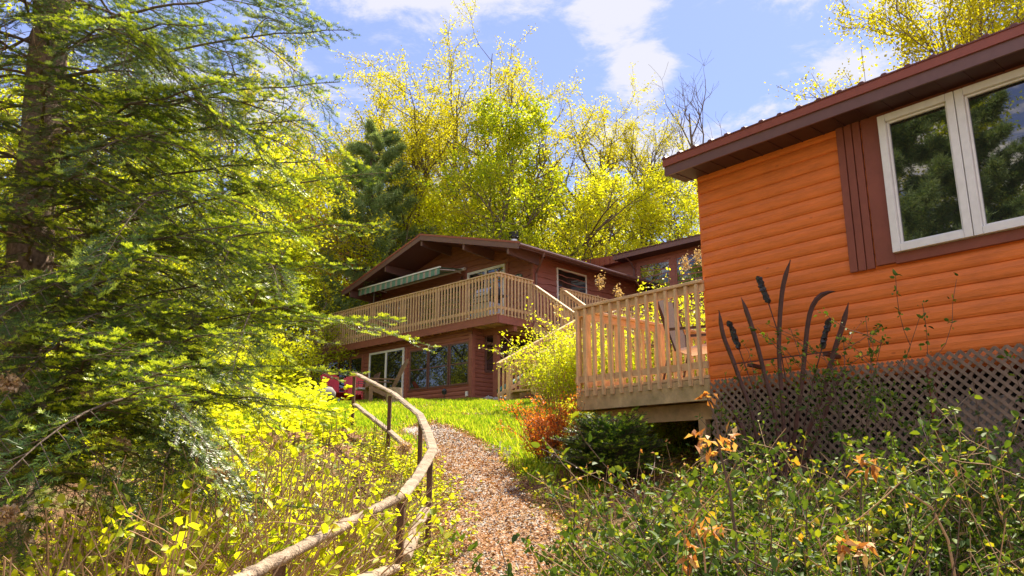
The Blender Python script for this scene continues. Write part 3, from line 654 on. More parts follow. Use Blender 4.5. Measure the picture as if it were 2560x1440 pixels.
# wing behind
wing = thing('maroon_wing', 'maroon rear building with ribbed metal eave and two framed windows above the cabin deck', 'house', H(3, 8, 3.2))
WB = 5.67
mb = MB(); siding(mb, H(0, WB, 0), H.e, -H.d, 8.0, 3.8, 8.0, .205, 'wavy', seed=9); mb.box(H(3.2, WB+2.5, 5.6), H.e*4.8, H.d*2.49, Zv*2.35); mb.build('wall', M['maroon'], wing)
for a0, a1, in ((.27, 1.66), (1.86, 3.25), (3.6, 5.0)):
    mb = MB()
    for (u0, u1, v0, v1) in ((a0-.1, a0, 5.9, 7.72), (a1, a1+.1, 5.9, 7.72), (a0, a1, 7.62, 7.72), (a0, a1, 5.9, 6.0)): mb.box(H((u0+u1)/2, WB-.035, (v0+v1)/2), H.e*(u1-u0)/2, H.d*.03, Zv*(v1-v0)/2)
    mb.build('window_trim', M['maroon'], wing)
    window(wing, H, a0+.003, a1-.003, 6.003, 7.617, WB, .06, 'maroon', 'glass_house', 1, 1, proud=.055)
MB().box(H(3.6, WB-.62, 7.93), H.e*4.1, H.d*.015, Zv*.09).build('fascia', M['fascia'], wing)
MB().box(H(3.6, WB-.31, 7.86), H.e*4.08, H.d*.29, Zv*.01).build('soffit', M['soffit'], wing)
mb = MB(); rw = lambda a, b: H(a, b, 8.03+(b-WB+.65)*.22)
mb.poly([rw(-.55, WB-.67), rw(7.7, WB-.67), rw(7.7, WB+3), rw(-.55, WB+3)], (0, 0, .02))
for i in range(30): mb.bar(rw(-.5+i*.28, WB-.675)+Zv*.03, rw(-.5+i*.28, WB+3)+Zv*.03, .05, .025)
mb.build('roof', M['roof'], wing)
mb = MB(); mb.poly([H(-3.6, WB-.3, 7.84), H(-.5, WB-.3, 7.84), H(-.5, WB-.3, 8.12), H(-3.6, WB-.3, 8.36)], H.d*2.5)
for i in range(12): mb.bar(H(-3.4+i*.25, WB-.32, 7.86), H(-3.4+i*.25, WB-.32, 8.1), .02, .02, up=H.e)
mb.build('side_gable', M['dripedge'], wing)
MB().tube([H(.06, WB-.6, 7.86), H(.06, WB-.3, 7.75), H(.06, WB-.08, 7.5), H(.06, WB-.08, 6.9)], .04, 8).build('downspout', M['fascia'], wing)

# awning
def awning():
    t = thing('striped_awning', 'green striped awning with white front bar above the balcony windows', 'awning', H(-5.7, -.1, 7.0))
    m, n, l, b = mat_new('striped_canvas')
    tc = n.new('ShaderNodeTexCoord'); dt = n.new('ShaderNodeVectorMath'); dt.operation = 'DOT_PRODUCT'; l.new(tc.outputs['Object'], dt.inputs[0]); dt.inputs[1].default_value = tuple(H.e)
    ml = n.new('ShaderNodeMath'); ml.operation = 'MULTIPLY'; ml.inputs[1].default_value = 3.1; l.new(dt.outputs['Value'], ml.inputs[0])
    fr = n.new('ShaderNodeMath'); fr.operation = 'FRACT'; l.new(ml.outputs[0], fr.inputs[0])
    rp = n.new('ShaderNodeValToRGB'); l.new(fr.outputs[0], rp.inputs[0]); cr = rp.color_ramp; cr.interpolation = 'CONSTANT'
    cr.elements[0].position = 0; cr.elements[0].color = (.11, .23, .17, 1); cr.elements[1].position = .66; cr.elements[1].color = (.5, .47, .38, 1)
    for p_, c in ((.72, (.16, .06, .06)), (.80, (.5, .47, .38)), (.88, (.16, .06, .06)), (.94, (.5, .47, .38))): e = cr.elements.new(p_); e.color = list(c)+[1]
    l.new(rp.outputs[0], b.inputs['Base Color']); b.inputs['Roughness'].default_value = .85
    a0, a1 = -8.15, -3.28; zb, zf, bf = 7.02, 6.90, -1.2
    n_ = 60; us = np.linspace(a0, a1, n_); V = []
    for u in us: V += [H(u, bf, zf), H(u, bf-.012, zf-.235-.025*abs(math.sin((u-a0)*3.1*math.pi)))]
    Fs = [(2*i, 2*i+1, 2*i+3, 2*i+2) for i in range(n_-1)]
    mb = MB(); mb.add(V, Fs); mb.build('valance', m, t)
    MB().poly([H(a0, bf, zf), H(a1, bf, zf), H(a1, -.15, zb), H(a0, -.15, zb)], (0, 0, .006)).build('canopy', m, t)
    MB().bar(H(a0-.03, bf, zf+.01), H(a1+.03, bf, zf+.01), .05, .045).build('front_bar', M['white'], t)
    MB().tube([H(a0, -.1, zb+.02), H(a1+.08, -.1, zb+.02)], .06, 10).build('roller', M['cushion'], t)
    for a in (a0+.3, a1-.15): MB().tube([H(a, -.1, zb-.1), H(a+.25, -.62, zb-.14), H(a, bf, zf-.05)], .022, 6).build('folding_arm', M['cushion'], t)
    MB().tube([H(-7.2, -1.15, 6.7), H(-7.2, -1.15, 5.8)], .008, 5).build('crank_rod', M['steel'], t)
awning()
# grill on the balcony
def grill():
    o = H(-.75, -1.35, ZF)
    t = thing('barbecue_grill', 'steel and black gas barbecue grill behind the balcony corner railing', 'grill', o)
    L = lambda a, b, z: o+H.e*a+H.d*b+Zv*z
    mb = MB(); mb.box(L(0, 0, .38), H.e*.36, H.d*.25, Zv*.3); mb.build('cabinet', M['steel'], t)
    mb = MB(); mb.box(L(0, -.01, .80), H.e*.38, H.d*.27, Zv*.11); mb.build('firebox', M['black'], t, bevel=.01)
    MB().box(L(0, -.285, .78), H.e*.34, H.d*.012, Zv*.075).build('control_panel', M['steel'], t)
    for k in range(4): MB().tube([L(-.24+.16*k, -.297, .78), L(-.24+.16*k, -.325, .78)], .024, 10).build('knob', M['black'], t)
    mb = MB(); mb.poly([L(-.38, -.26, .915), L(-.38, .26, .915), L(-.38, .26, 1.1), L(-.38, .1, 1.22), L(-.38, -.12, 1.18), L(-.38, -.24, 1.02)], H.e*.05)
    mb.poly([L(.33, -.26, .915), L(.33, .26, .915), L(.33, .26, 1.1), L(.33, .1, 1.22), L(.33, -.12, 1.18), L(.33, -.24, 1.02)], H.e*.05); mb.build('lid_end', M['black'], t)
    ld = MB().poly([L(-.329, -.255, .916), L(-.329, .255, .916), L(-.329, .255, 1.09), L(-.329, .1, 1.21), L(-.329, -.12, 1.17), L(-.329, -.235, 1.01)], H.e*.658).build('lid', M['steel'], t)
    MB().tube([L(-.25, -.3, 1.0), L(.25, -.3, 1.0)], .013, 8).build('handle', M['black'], ld)
    for s in (-1, 1): MB().box(L(s*.55, 0, .86), H.e*.165, H.d*.22, Zv*.02).build('side_shelf', M['black'], t)
    for s in (-1, 1):
        for b in (-.2, .2): MB().tube([L(s*.3, b, .1), L(s*.3, b, .003)], .025, 8).build('wheel', M['black'], t)
grill()
# wall lantern
def lantern():
    o = H(-3.3, -.16, 6.5); t = thing('wall_lantern', 'small copper coach lantern on the wall between window and sliding door', 'lantern', o)
    MB().tube([o+Zv*.12, o+Zv*.13, o+Zv*.2, o+Zv*.28], [.03, .07, .045, .008], 8).build('cap', M['rust'], t)
    MB().tube([o-Zv*.1, o+Zv*.115], [.04, .055], 8).build('glass_body', simple('amber_glass', (.6, .42, .05), .2), t)
    MB().tube([o-Zv*.16, o-Zv*.13, o-Zv*.1], [.012, .05, .045], 8).build('base', M['rust'], t)
    MB().tube([o+Zv*.26, o+Zv*.3+H.d*.08, o+Zv*.2+H.d*.14], .01, 6).build('bracket', M['rust'], t)
lantern()
def sign():
    o = H(-.62, -.035, 6.27); t = thing('name_sign', 'dark green oval name plaque on the maroon wall right of the sliding door', 'sign', o)
    loop = [o+H.e*.20*math.cos(k*math.pi/14)+Zv*.125*math.sin(k*math.pi/14) for k in range(28)]
    MB().poly(loop, -H.d*.02).build('plaque', simple('dark_green_enamel', (.02, .045, .035), .4), t)
    cu = bpy.data.curves.new('lettering', 'FONT'); cu.body = 'WILEY'; cu.size = .105; cu.align_x = 'CENTER'; cu.align_y = 'CENTER'; cu.extrude = .003
    tmp = bpy.data.objects.new('lettering_curve', cu); COL.objects.link(tmp); bpy.context.view_layer.update()
    me = bpy.data.meshes.new_from_object(tmp.evaluated_get(bpy.context.evaluated_depsgraph_get())); bpy.data.objects.remove(tmp)
    me.materials.clear(); me.materials.append(M['white']); ob = bpy.data.objects.new('lettering', me); COL.objects.link(ob); ob.parent = t
    ob.location = [float(c) for c in (-H.d*.024+Zv*.03)]
    ob.rotation_euler = (math.pi/2, 0, math.atan2(H.e[1], H.e[0]))
sign()

# ------------------------------------------------------------ garden handrail
def handrail():
    pts = [(560, 1470, 3.35), (620, 1440, 3.6), (850, 1318, 4.6), (1005, 1240, 5.5), (1045, 1190, 6.2), (1082, 1125, 7.1), (1070, 1085, 8.0), (1050, 1038, 9.0), (985, 985, 10.8), (885, 932, 13.2)]
    T = [P(*q) for q in pts]
    g = zg(T[3][0], T[3][1])
    t = thing('garden_handrail', 'weathered crooked timber handrail winding up beside the path', 'handrail', (T[3][0], T[3][1], g))
    rg = np.random.default_rng(8)
    def beam(a, b, w, h, rough):
        n = 18; V = []; F = []; d = nrm(b-a); sd_ = nrm(np.cross(d, Zv)); up = np.cross(sd_, d); k = 10
        for i in range(n):
            c = a+(b-a)*i/(n-1)
            for j in range(k):
                th_ = 2*math.pi*j/k+.3; cx, cy = math.cos(th_), math.sin(th_)
                q = 1/max(abs(cx), abs(cy)); q = q*.75+.25*1.12
                r = 1+rg.normal()*rough
                V.append(c+sd_*cx*q*w/2*r+up*cy*q*h/2*r)
        for i in range(n-1):
            for j in range(k): F.append((i*k+j, i*k+(j+1) % k, (i+1)*k+(j+1) % k, (i+1)*k+j))
        F.append(tuple(range(k))[::-1]); F.append(tuple((n-1)*k+j for j in range(k)))
        return V, F
    mb = MB()
    for i in range(len(T)-1):
        mb.add(*beam(T[i]-nrm(T[i+1]-T[i])*.02, T[i+1]+nrm(T[i+1]-T[i])*.02, .092 if i > 2 else .06, .04 if i > 2 else .052, .05 if i > 2 else .11))
        if i == 2: mb.build('log_rail', M['log'], t, smooth=True); mb = MB()
    mb.build('top_rail', M['oldwood'], t, smooth=False)
    mb = MB()
    lows = [(870, 1465, 4.2), (985, 1420, 5.3), (1010, 1395, 5.55), (1062, 1275, 7.0)]
    Lw = [P(*q) for q in lows]
    for i in (0, 2): MB.add(mb, *beam(Lw[i], Lw[i+1], .09, .05, .05)); mb.build('lower_rail', M['oldwood'], t); mb = MB()
    l2 = [P(888, 1012, 13.1), P(975, 1080, 10.9), P(1015, 1115, 9.6)]
    for i in range(2): mb.add(*beam(l2[i], l2[i+1]+(l2[i+1]-l2[i])*.02, .09, .05, .05))
    mb.build('lower_rail', M['oldwood'], t)
    for px, py, D in ((1003, 1258, 5.55), (1075, 1150, 7.1), (1052, 1050, 9.0), (975, 990, 10.9), (886, 942, 13.15), (700, 1400, 4.0)):
        a = P(px, py, D); gz = zg(a[0], a[1]); MB().box((a[0], a[1], (a[2]+gz-.1)/2), (.024, 0, 0), (0, .03, 0), (0, 0, (a[2]-gz+.1)/2)).build('post', M['postwood'], t)
handrail()

# ------------------------------------------------------------ lawn furniture and small things by the house
def adirondack(o, az, mat, label, sc=1., fan=7, cat='chair'):
    gz = zg(o[0], o[1]); t = thing('adirondack_chair', label, cat, (o[0], o[1], gz))
    c, s = math.cos(az), math.sin(az); L = lambda x, y, z: np.array((o[0]+sc*(c*x-s*y), o[1]+sc*(s*x+c*y), gz+sc*z))
    D = lambda x, y, z: L(x, y, z)-L(0, 0, 0)
    mb = MB()
    for i in range(6): mb.box(L(0, -.28+i*.095, .37-i*.022), D(.27, 0, 0), D(0, .043, -.01), D(0, 0, .01))
    mb.build('seat', mat, t)
    mb = MB()
    for i in range(fan):
        f = (i-(fan-1)/2)/((fan-1)/2); top = .98-.13*f*f
        mb.poly([L(f*.20-.03, .26, .25), L(f*.20+.03, .26, .25), L(f*.30+.043, .26+top*.42, .25+top*.9), L(f*.30-.043, .26+top*.42, .25+top*.9)], D(0, .02, -.008))
    mb.build('backrest', mat, t)
    for x in (-.34, .34):
        MB().box(L(x, .0, .56), D(.065, 0, 0), D(0, .36, 0), D(0, 0, .011)).build('armrest', mat, t)
        MB().box(L(x*.85, -.27, .27), D(.012, 0, 0), D(0, .05, 0), D(0, 0, .28)).build('leg', mat, t)
        MB().bar(L(x*.8, -.3, .34), L(x*.8, .48, .03), .025*sc, .1*sc).build('rear_leg', mat, t)
    return t
q = P(948, 1008, 21.0); adirondack(q, math.radians(-70), M['adirondack'], 'brown wooden slatted lawn chair with tall fan back seen from the side', 1.08)
q = P(882, 1010, 24.6); adirondack(q, math.radians(12), M['red'], 'red plastic lawn chair with rounded back, left of the brown one', .95, 9)
q = P(838, 1010, 23.5); adirondack(q, math.radians(35), M['red'], 'red plastic lawn chair half hidden by spruce branches, farthest left', .9, 9)
def garden_armchair():
    o = P(912, 1010, 21.6); gz = zg(o[0], o[1]); t = thing('garden_armchair', 'low grey metal garden armchair with pale cushion before the red chair', 'chair', (o[0], o[1], gz))
    az = math.radians(-65); c, s = math.cos(az), math.sin(az); L = lambda x, y, z: np.array((o[0]+c*x-s*y, o[1]+s*x+c*y, gz+z))
    MB().poly([L(-.24, -.26, .38), L(.24, -.26, .38), L(.24, .24, .36), L(-.24, .24, .36)], (0, 0, .05)).build('cushion', M['cushion'], t)
    for x in (-.28, .28):
        MB().tube([L(x, -.28, .0), L(x, -.28, .58), L(x, .25, .60)], .014, 6).build('arm_frame', M['fascia'], t)
        MB().tube([L(x, .35, 0), L(x, .22, .35), L(x, .32, .85)], .014, 6).build('leg', M['fascia'], t)
    mb = MB()
    for i in range(7): mb.tube([L(-.24+i*.08, .23, .36), L(-.24+i*.08, .33, .84)], .006, 5)
    mb.tube([L(-.28, .33, .85), L(.28, .33, .85)], .014, 6); mb.build('backrest', M['fascia'], t)
garden_armchair()
def rock(o, r, label, seed, name='boulder', sub=3, sq=.7, mat='stone', group=None):
    rg = np.random.default_rng(seed); n, k = 10, 14; V = []; F = []
    ph = rg.uniform(0, 6, 6)
    for i in range(n+1):
        th_ = math.pi*i/n
        for j in range(k):
            f = 2*math.pi*j/k; q = 1+.14*math.sin(2*f+ph[0]+i*.5)+.09*math.sin(3*f+ph[1])*math.sin(th_*2+ph[2])+.04*rg.normal()
            V.append(np.array(o)+r*q*np.array((math.sin(th_)*math.cos(f), math.sin(th_)*math.sin(f)*.85, math.cos(th_)*sq)))
    for i in range(n):
        for j in range(k): F.append((i*k+j, (i+1)*k+j, (i+1)*k+(j+1) % k, i*k+(j+1) % k))
    mb = MB(); mb.add(V, F); return tag(mb.build(name, M[mat], None, smooth=True), label, 'rock', group)
q = P(815, 975, 20.0); rock((q[0], q[1], q[2]-.12), .27, 'pale round boulder beyond the spruce tips left of the red chairs', 2)
for k, (px, py, D, r) in enumerate(((1205, 992, 21.5, .13), (1222, 990, 21.3, .16), (1240, 990, 21.0, .12), (1256, 986, 20.8, .15), (1272, 975, 21.0, .17), (1290, 968, 21.4, .15))):
    q = P(px, py, D); rock((q[0], q[1], zg(q[0], q[1])+r*.4), r, 'small grey fieldstone in the low heap at the foot of the balcony post', 20+k, group='fieldstones by the balcony post', name='fieldstone')
pp = thing('drain_pipe', 'green drain pipe slanting down beside the staircase foot', 'pipe', P(1265, 975, 20.6)*np.array((1, 1, 0))+np.array((0, 0, zg(.0, 20.6))))
MB().tube([P(1247, 978, 20.5), P(1310, 940, 21.3)], .075, 14, cap=False).build('pipe', M['green_pipe'], pp)
pst = P(1252, 1000, 20.4)
# solar garden light by the wall
o = P(1110, 1010, 22.0); gz = zg(o[0], o[1]); t = thing('garden_light', 'small black garden stake light in the grass below the three windows', 'lamp', (o[0], o[1], gz))
MB().tube([(o[0], o[1], gz), (o[0], o[1], gz+.22)], .012, 6).build('stake', M['black'], t); MB().tube([(o[0], o[1], gz+.2), (o[0], o[1], gz+.3), (o[0], o[1], gz+.36)], [.06, .08, .02], 10).build('lamp_head', M['black'], t)
# stumps by the brown chair
o = P(985, 1010, 19.0); gz = zg(o[0], o[1]); tag(MB().tube([(o[0], o[1], gz-.05), (o[0], o[1], gz+.42)], [.2, .18], 14).build('log_stump', M['oldwood'], None), 'grey log stump used as a table beside the brown lawn chair', 'stump')
#VEG
# ------------------------------------------------------------ vegetation toolkit
def unit(A): return A/(np.linalg.norm(A, axis=-1, keepdims=True)+1e-9)
def frusta(name, P0, P1, R0, R1, mat, parent, k=5):
    """many tapered twigs as one mesh"""
    P0, P1 = np.asarray(P0, float), np.asarray(P1, float); R0, R1 = np.asarray(R0, float), np.asarray(R1, float)
    d = unit(P1-P0); ref = np.where(np.abs(d[:, 2:3]) < .9, np.array([[0, 0, 1.]]), np.array([[1., 0, 0]])); a = unit(np.cross(d, ref)); b = np.cross(a, d)
    th_ = np.arange(k)*2*math.pi/k; c, s = np.cos(th_)[None, :, None], np.sin(th_)[None, :, None]
    ring = a[:, None]*c+b[:, None]*s
    V = np.concatenate([P0[:, None]+ring*R0[:, None, None], P1[:, None]+ring*R1[:, None, None]], 1)
    n = len(P0); j = np.arange(k); f = np.stack([j, (j+1) % k, (j+1) % k+k, j+k], -1)
    F = (f[None]+(np.arange(n)*2*k)[:, None, None]).reshape(-1, 4)
    return fast(name, V.reshape(-1, 3), F, mat, parent, smooth=True)
def leaf_mesh(name, B, D, N, L, Wd, mat, parent, rnd, fold=.18, oval=False):
    """folded leaves: base B, direction D, face normal N; oval ones have two halves on a midrib"""
    if oval:
        D = unit(D); S = unit(np.cross(D, N)); N = np.cross(S, D); L = np.asarray(L)[:, None]; Wd = np.asarray(Wd)[:, None]
        p = lambda t, w, h: B+D*L*t+S*Wd*w+N*h*Wd
        V = np.stack([B, p(.22, .42, .16), p(.62, .44, .10), p(1, 0, -.25), p(.62, -.44, .10), p(.22, -.42, .16)], 1)
        i = (np.arange(len(B))*6)[:, None, None]; F = (np.array([(0, 1, 2, 3), (0, 3, 4, 5)])[None]+i).reshape(-1, 4)
        return fast(name, V.reshape(-1, 3), F, mat, parent, attr=np.repeat(rnd, 2))
    D = unit(D); S = unit(np.cross(D, N)); N = np.cross(S, D); L = np.asarray(L)[:, None]; Wd = np.asarray(Wd)[:, None]
    m = B+D*L*.45
    V = np.stack([B, m+S*Wd/2+N*fold*Wd, B+D*L-N*.1*L, m-S*Wd/2+N*fold*Wd], 1)
    F = np.arange(len(B)*4).reshape(-1, 4)
    return fast(name, V.reshape(-1, 3), F, mat, parent, attr=rnd)
def needle_mesh(name, Q0, Q1, UP, kind, mat, parent, rng, dens=90, ln=.021, wd=.0024):
    """needles along segments Q0-Q1; kind 0 old growth, 1 fresh tip"""
    L = np.linalg.norm(Q1-Q0, axis=1); n = np.maximum(2, (L*dens*np.where(kind > .5, 1.5, 1)).astype(int)); idx = np.repeat(np.arange(len(L)), n)
    t = rng.random(len(idx)); d = unit(Q1-Q0)[idx]; up = UP[idx]; s = unit(np.cross(d, up)); u2 = np.cross(s, d)
    B = Q0[idx]+(Q1-Q0)[idx]*t[:, None]
    sg = np.where(rng.random(len(idx)) < .5, -1, 1.)[:, None]
    e = rng.normal(0, .28, (len(idx), 1))+.25
    fk = kind[idx] > .5
    Dn = unit(d*(.55+rng.normal(0, .1, (len(idx), 1)))+s*sg*.85+u2*e)
    nl = ln*rng.uniform(.75, 1.15, len(idx))*np.where(fk, .7, 1)
    w = unit(np.cross(Dn, u2+.001))*(wd/2)
    tip = B+Dn*nl[:, None]
    V = np.stack([B-w, B+w, tip+w*.5, tip-w*.5], 1)
    r = np.where(fk, rng.uniform(.82, 1.0, len(idx)), rng.uniform(0, .55, len(idx))+.2*(rng.random(len(L))[idx]-.5))
    F = np.arange(len(idx)*4).reshape(-1, 4)
    return fast(name, V.reshape(-1, 3), F, mat, parent, attr=r), len(idx)
def bez(p0, p1, p2, n): 
    t = np.linspace(0, 1, n)[:, None]; return p0*(1-t)**2+p1*2*t*(1-t)+p2*t*t
def conifer_limb(rng, C, lat, wood, need, r0=.03, sp=.075, twsp=.05, tip=.75, bare=.22, hang=.18, fine=True):
    """one flat spray: C main curve (n,3)"""
    s = np.r_[0, np.cumsum(np.linalg.norm(np.diff(C, axis=0), axis=1))]; L = s[-1]
    at = lambda q: np.array([np.interp(q, s, C[:, i]) for i in range(3)])
    n = len(C)
    for i in range(n-1): wood.append((C[i], C[i+1], r0*(1-.85*s[i]/L), r0*(1-.85*s[i+1]/L)))
    q = L*bare; side = 1
    for i in range(n-1):
        if s[i] > L*.55: need.append((C[i], C[i+1], np.array((0, 0, 1.)), 0))
    while q < L*.995:
        t = q/L; T = nrm(at(min(q+.03, L))-at(q-.03)); S = nrm(np.cross(T, Zv)); N = np.cross(S, T); p = at(q)
        l = 1.12*lat*((1-t)**.65)*rng.uniform(.65, 1.1)*min(1, .35+t*1.6)+.06; side = -side
        th_ = rng.uniform(.75, 1.05); d = T*math.cos(th_)+S*side*math.sin(th_)+N*rng.normal(0, .1); d = nrm(d)
        m = max(3, int(l/.10)+2); u = np.linspace(0, 1, m)[:, None]
        lc = p+d*l*u+Zv*(-hang*l*u**1.7)+rng.normal(0, .006, (m, 3))*u
        if r0 != .012 and lc[-1][1] > 2:
            x_, y_ = pix(lc[-1])
            if (x_ > 880 and y_ > 962) or (x_ > 1010 and 560 < y_ < 800): q += sp; continue
        for i in range(m-1):
            wood.append((lc[i], lc[i+1], .002+.0035*l*(1-i/m), .002+.0035*l*(1-(i+1)/m)))
            if i >= 0 and u[i, 0] >= .1: need.append((lc[i], lc[i+1], N, 0))
        x = twsp*1.2; sd2 = 1; S2 = nrm(np.cross(d, N))
        while x < l*.97:
            uu = x/l; sd2 = -sd2; pp_ = p+d*x+Zv*(-hang*l*uu**1.7); tl = min(.15, .06+.5*(l-x))*rng.uniform(.6, 1.1)
            dd = nrm(d*.72+S2*sd2*.68+Zv*rng.normal(-.05, .10)); e = pp_+dd*tl
            need.append((pp_, e, N, 0))
            if rng.random() < tip*.6:
                for k_ in (-.5, .5): 
                    if rng.random() < .7: need.append((e, e+nrm(dd+S2*k_+Zv*.35)*rng.uniform(.018, .034), N, 1))
            x += .8*twsp*rng.uniform(.8, 1.25)
        if rng.random() < tip:
            e = lc[-1]
            for k_ in (-.7, 0, .7): need.append((e, e+nrm(d+S2*k_+Zv*.35)*rng.uniform(.03, .06), N, 1))
        q += sp*rng.uniform(.7, 1.3)
def flush_conifer(parent, wood, need, rng, mat_w, mat_n, dens, ln, wd):
    w = wood; frusta('limbs', [a[0] for a in w], [a[1] for a in w], [a[2] for a in w], [a[3] for a in w], mat_w, parent, 5)
    Q0 = np.array([a[0] for a in need]); Q1 = np.array([a[1] for a in need]); U = np.array([a[2] for a in need]); k = np.array([a[3] for a in need], float)
    return needle_mesh('crown', Q0, Q1, U, k, mat_n, parent, rng, dens, ln, wd)[1]
M['spruce'] = leafmat('spruce_needles', [(0, (.045, .095, .018)), (.45, (.115, .20, .028)), (.75, (.21, .31, .035)), (.84, (.46, .60, .05)), (1, (.64, .72, .08))], .36, .36, .5, nscale=.9, nvar=.25)
M['pine'] = leafmat('blue_green_pine_needles', [(0, (.13, .23, .11)), (1, (.42, .52, .24))], .45, .5, .4)
M['hemlock'] = leafmat('dark_yew_needles', [(0, (.02, .06, .012)), (.7, (.05, .13, .02)), (.86, (.25, .40, .04)), (1, (.45, .6, .06))], .3, .4, .5)
M['oakleaf'] = leafmat('young_yellow_oak_leaves', [(0, (.28, .28, .012)), (.5, (.50, .48, .015)), (1, (.66, .63, .04))], .6, .6, .15, nvar=.4)
M['mapleleaf'] = leafmat('fresh_green_maple_leaves', [(0, (.20, .32, .015)), (.5, (.42, .50, .02)), (1, (.62, .64, .04))], .6, .5, .3, nvar=.5)
M['limeleaf'] = leafmat('lime_green_leaves', [(0, (.40, .52, .02)), (.5, (.66, .70, .03)), (1, (.82, .80, .05))], .6, .5, .3, nvar=.4)
M['orangeleaf'] = leafmat('orange_spring_leaves', [(0, (.45, .12, .02)), (.6, (.62, .24, .03)), (1, (.70, .48, .06))], .5, .5, .3)
M['barberry'] = leafmat('red_orange_barberry_leaves', [(0, (.38, .09, .02)), (.5, (.76, .25, .03)), (1, (.85, .45, .06))], .45, .5, .3)
M['holly'] = leafmat('glossy_dark_holly_leaves', [(0, (.03, .06, .012)), (.4, (.08, .15, .018)), (.7, (.20, .28, .025)), (.85, (.42, .46, .03)), (1, (.72, .50, .04))], .32, .6, .22, nvar=.3)
M['hollytip'] = leafmat('yellow_tipped_holly_leaves', [(0, (.05, .12, .015)), (.35, (.17, .27, .02)), (.65, (.46, .44, .03)), (.85, (.70, .38, .04)), (1, (.72, .24, .05))], .4, .55, .25, nvar=.5)
M['hydrangea'] = leafmat('broad_yellow_green_leaves', [(0, (.20, .32, .015)), (.35, (.56, .62, .02)), (1, (.84, .82, .05))], .6, .45, .4, nvar=.5, nscale=1.2)
M['grass'] = leafmat('sunlit_grass_blades', [(0, (.12, .27, .015)), (.5, (.32, .48, .025)), (1, (.60, .66, .07))], .5, .5, .3, nvar=.8, nscale=1.0)
M['litter'] = leafmat('fallen_dry_leaves', [(0, (.14, .055, .022)), (.4, (.42, .19, .075)), (.75, (.54, .32, .15)), (1, (.70, .52, .33))], .15, .7, .2)
M['deadleaf'] = leafmat('curled_orange_dead_leaves', [(0, (.34, .13, .04)), (.6, (.60, .28, .09)), (1, (.74, .5, .2))], .4, .6, .3)
M['dryflower'] = leafmat('papery_dried_flower_heads', [(0, (.35, .22, .13)), (1, (.68, .52, .36))], .4, .8, .2)

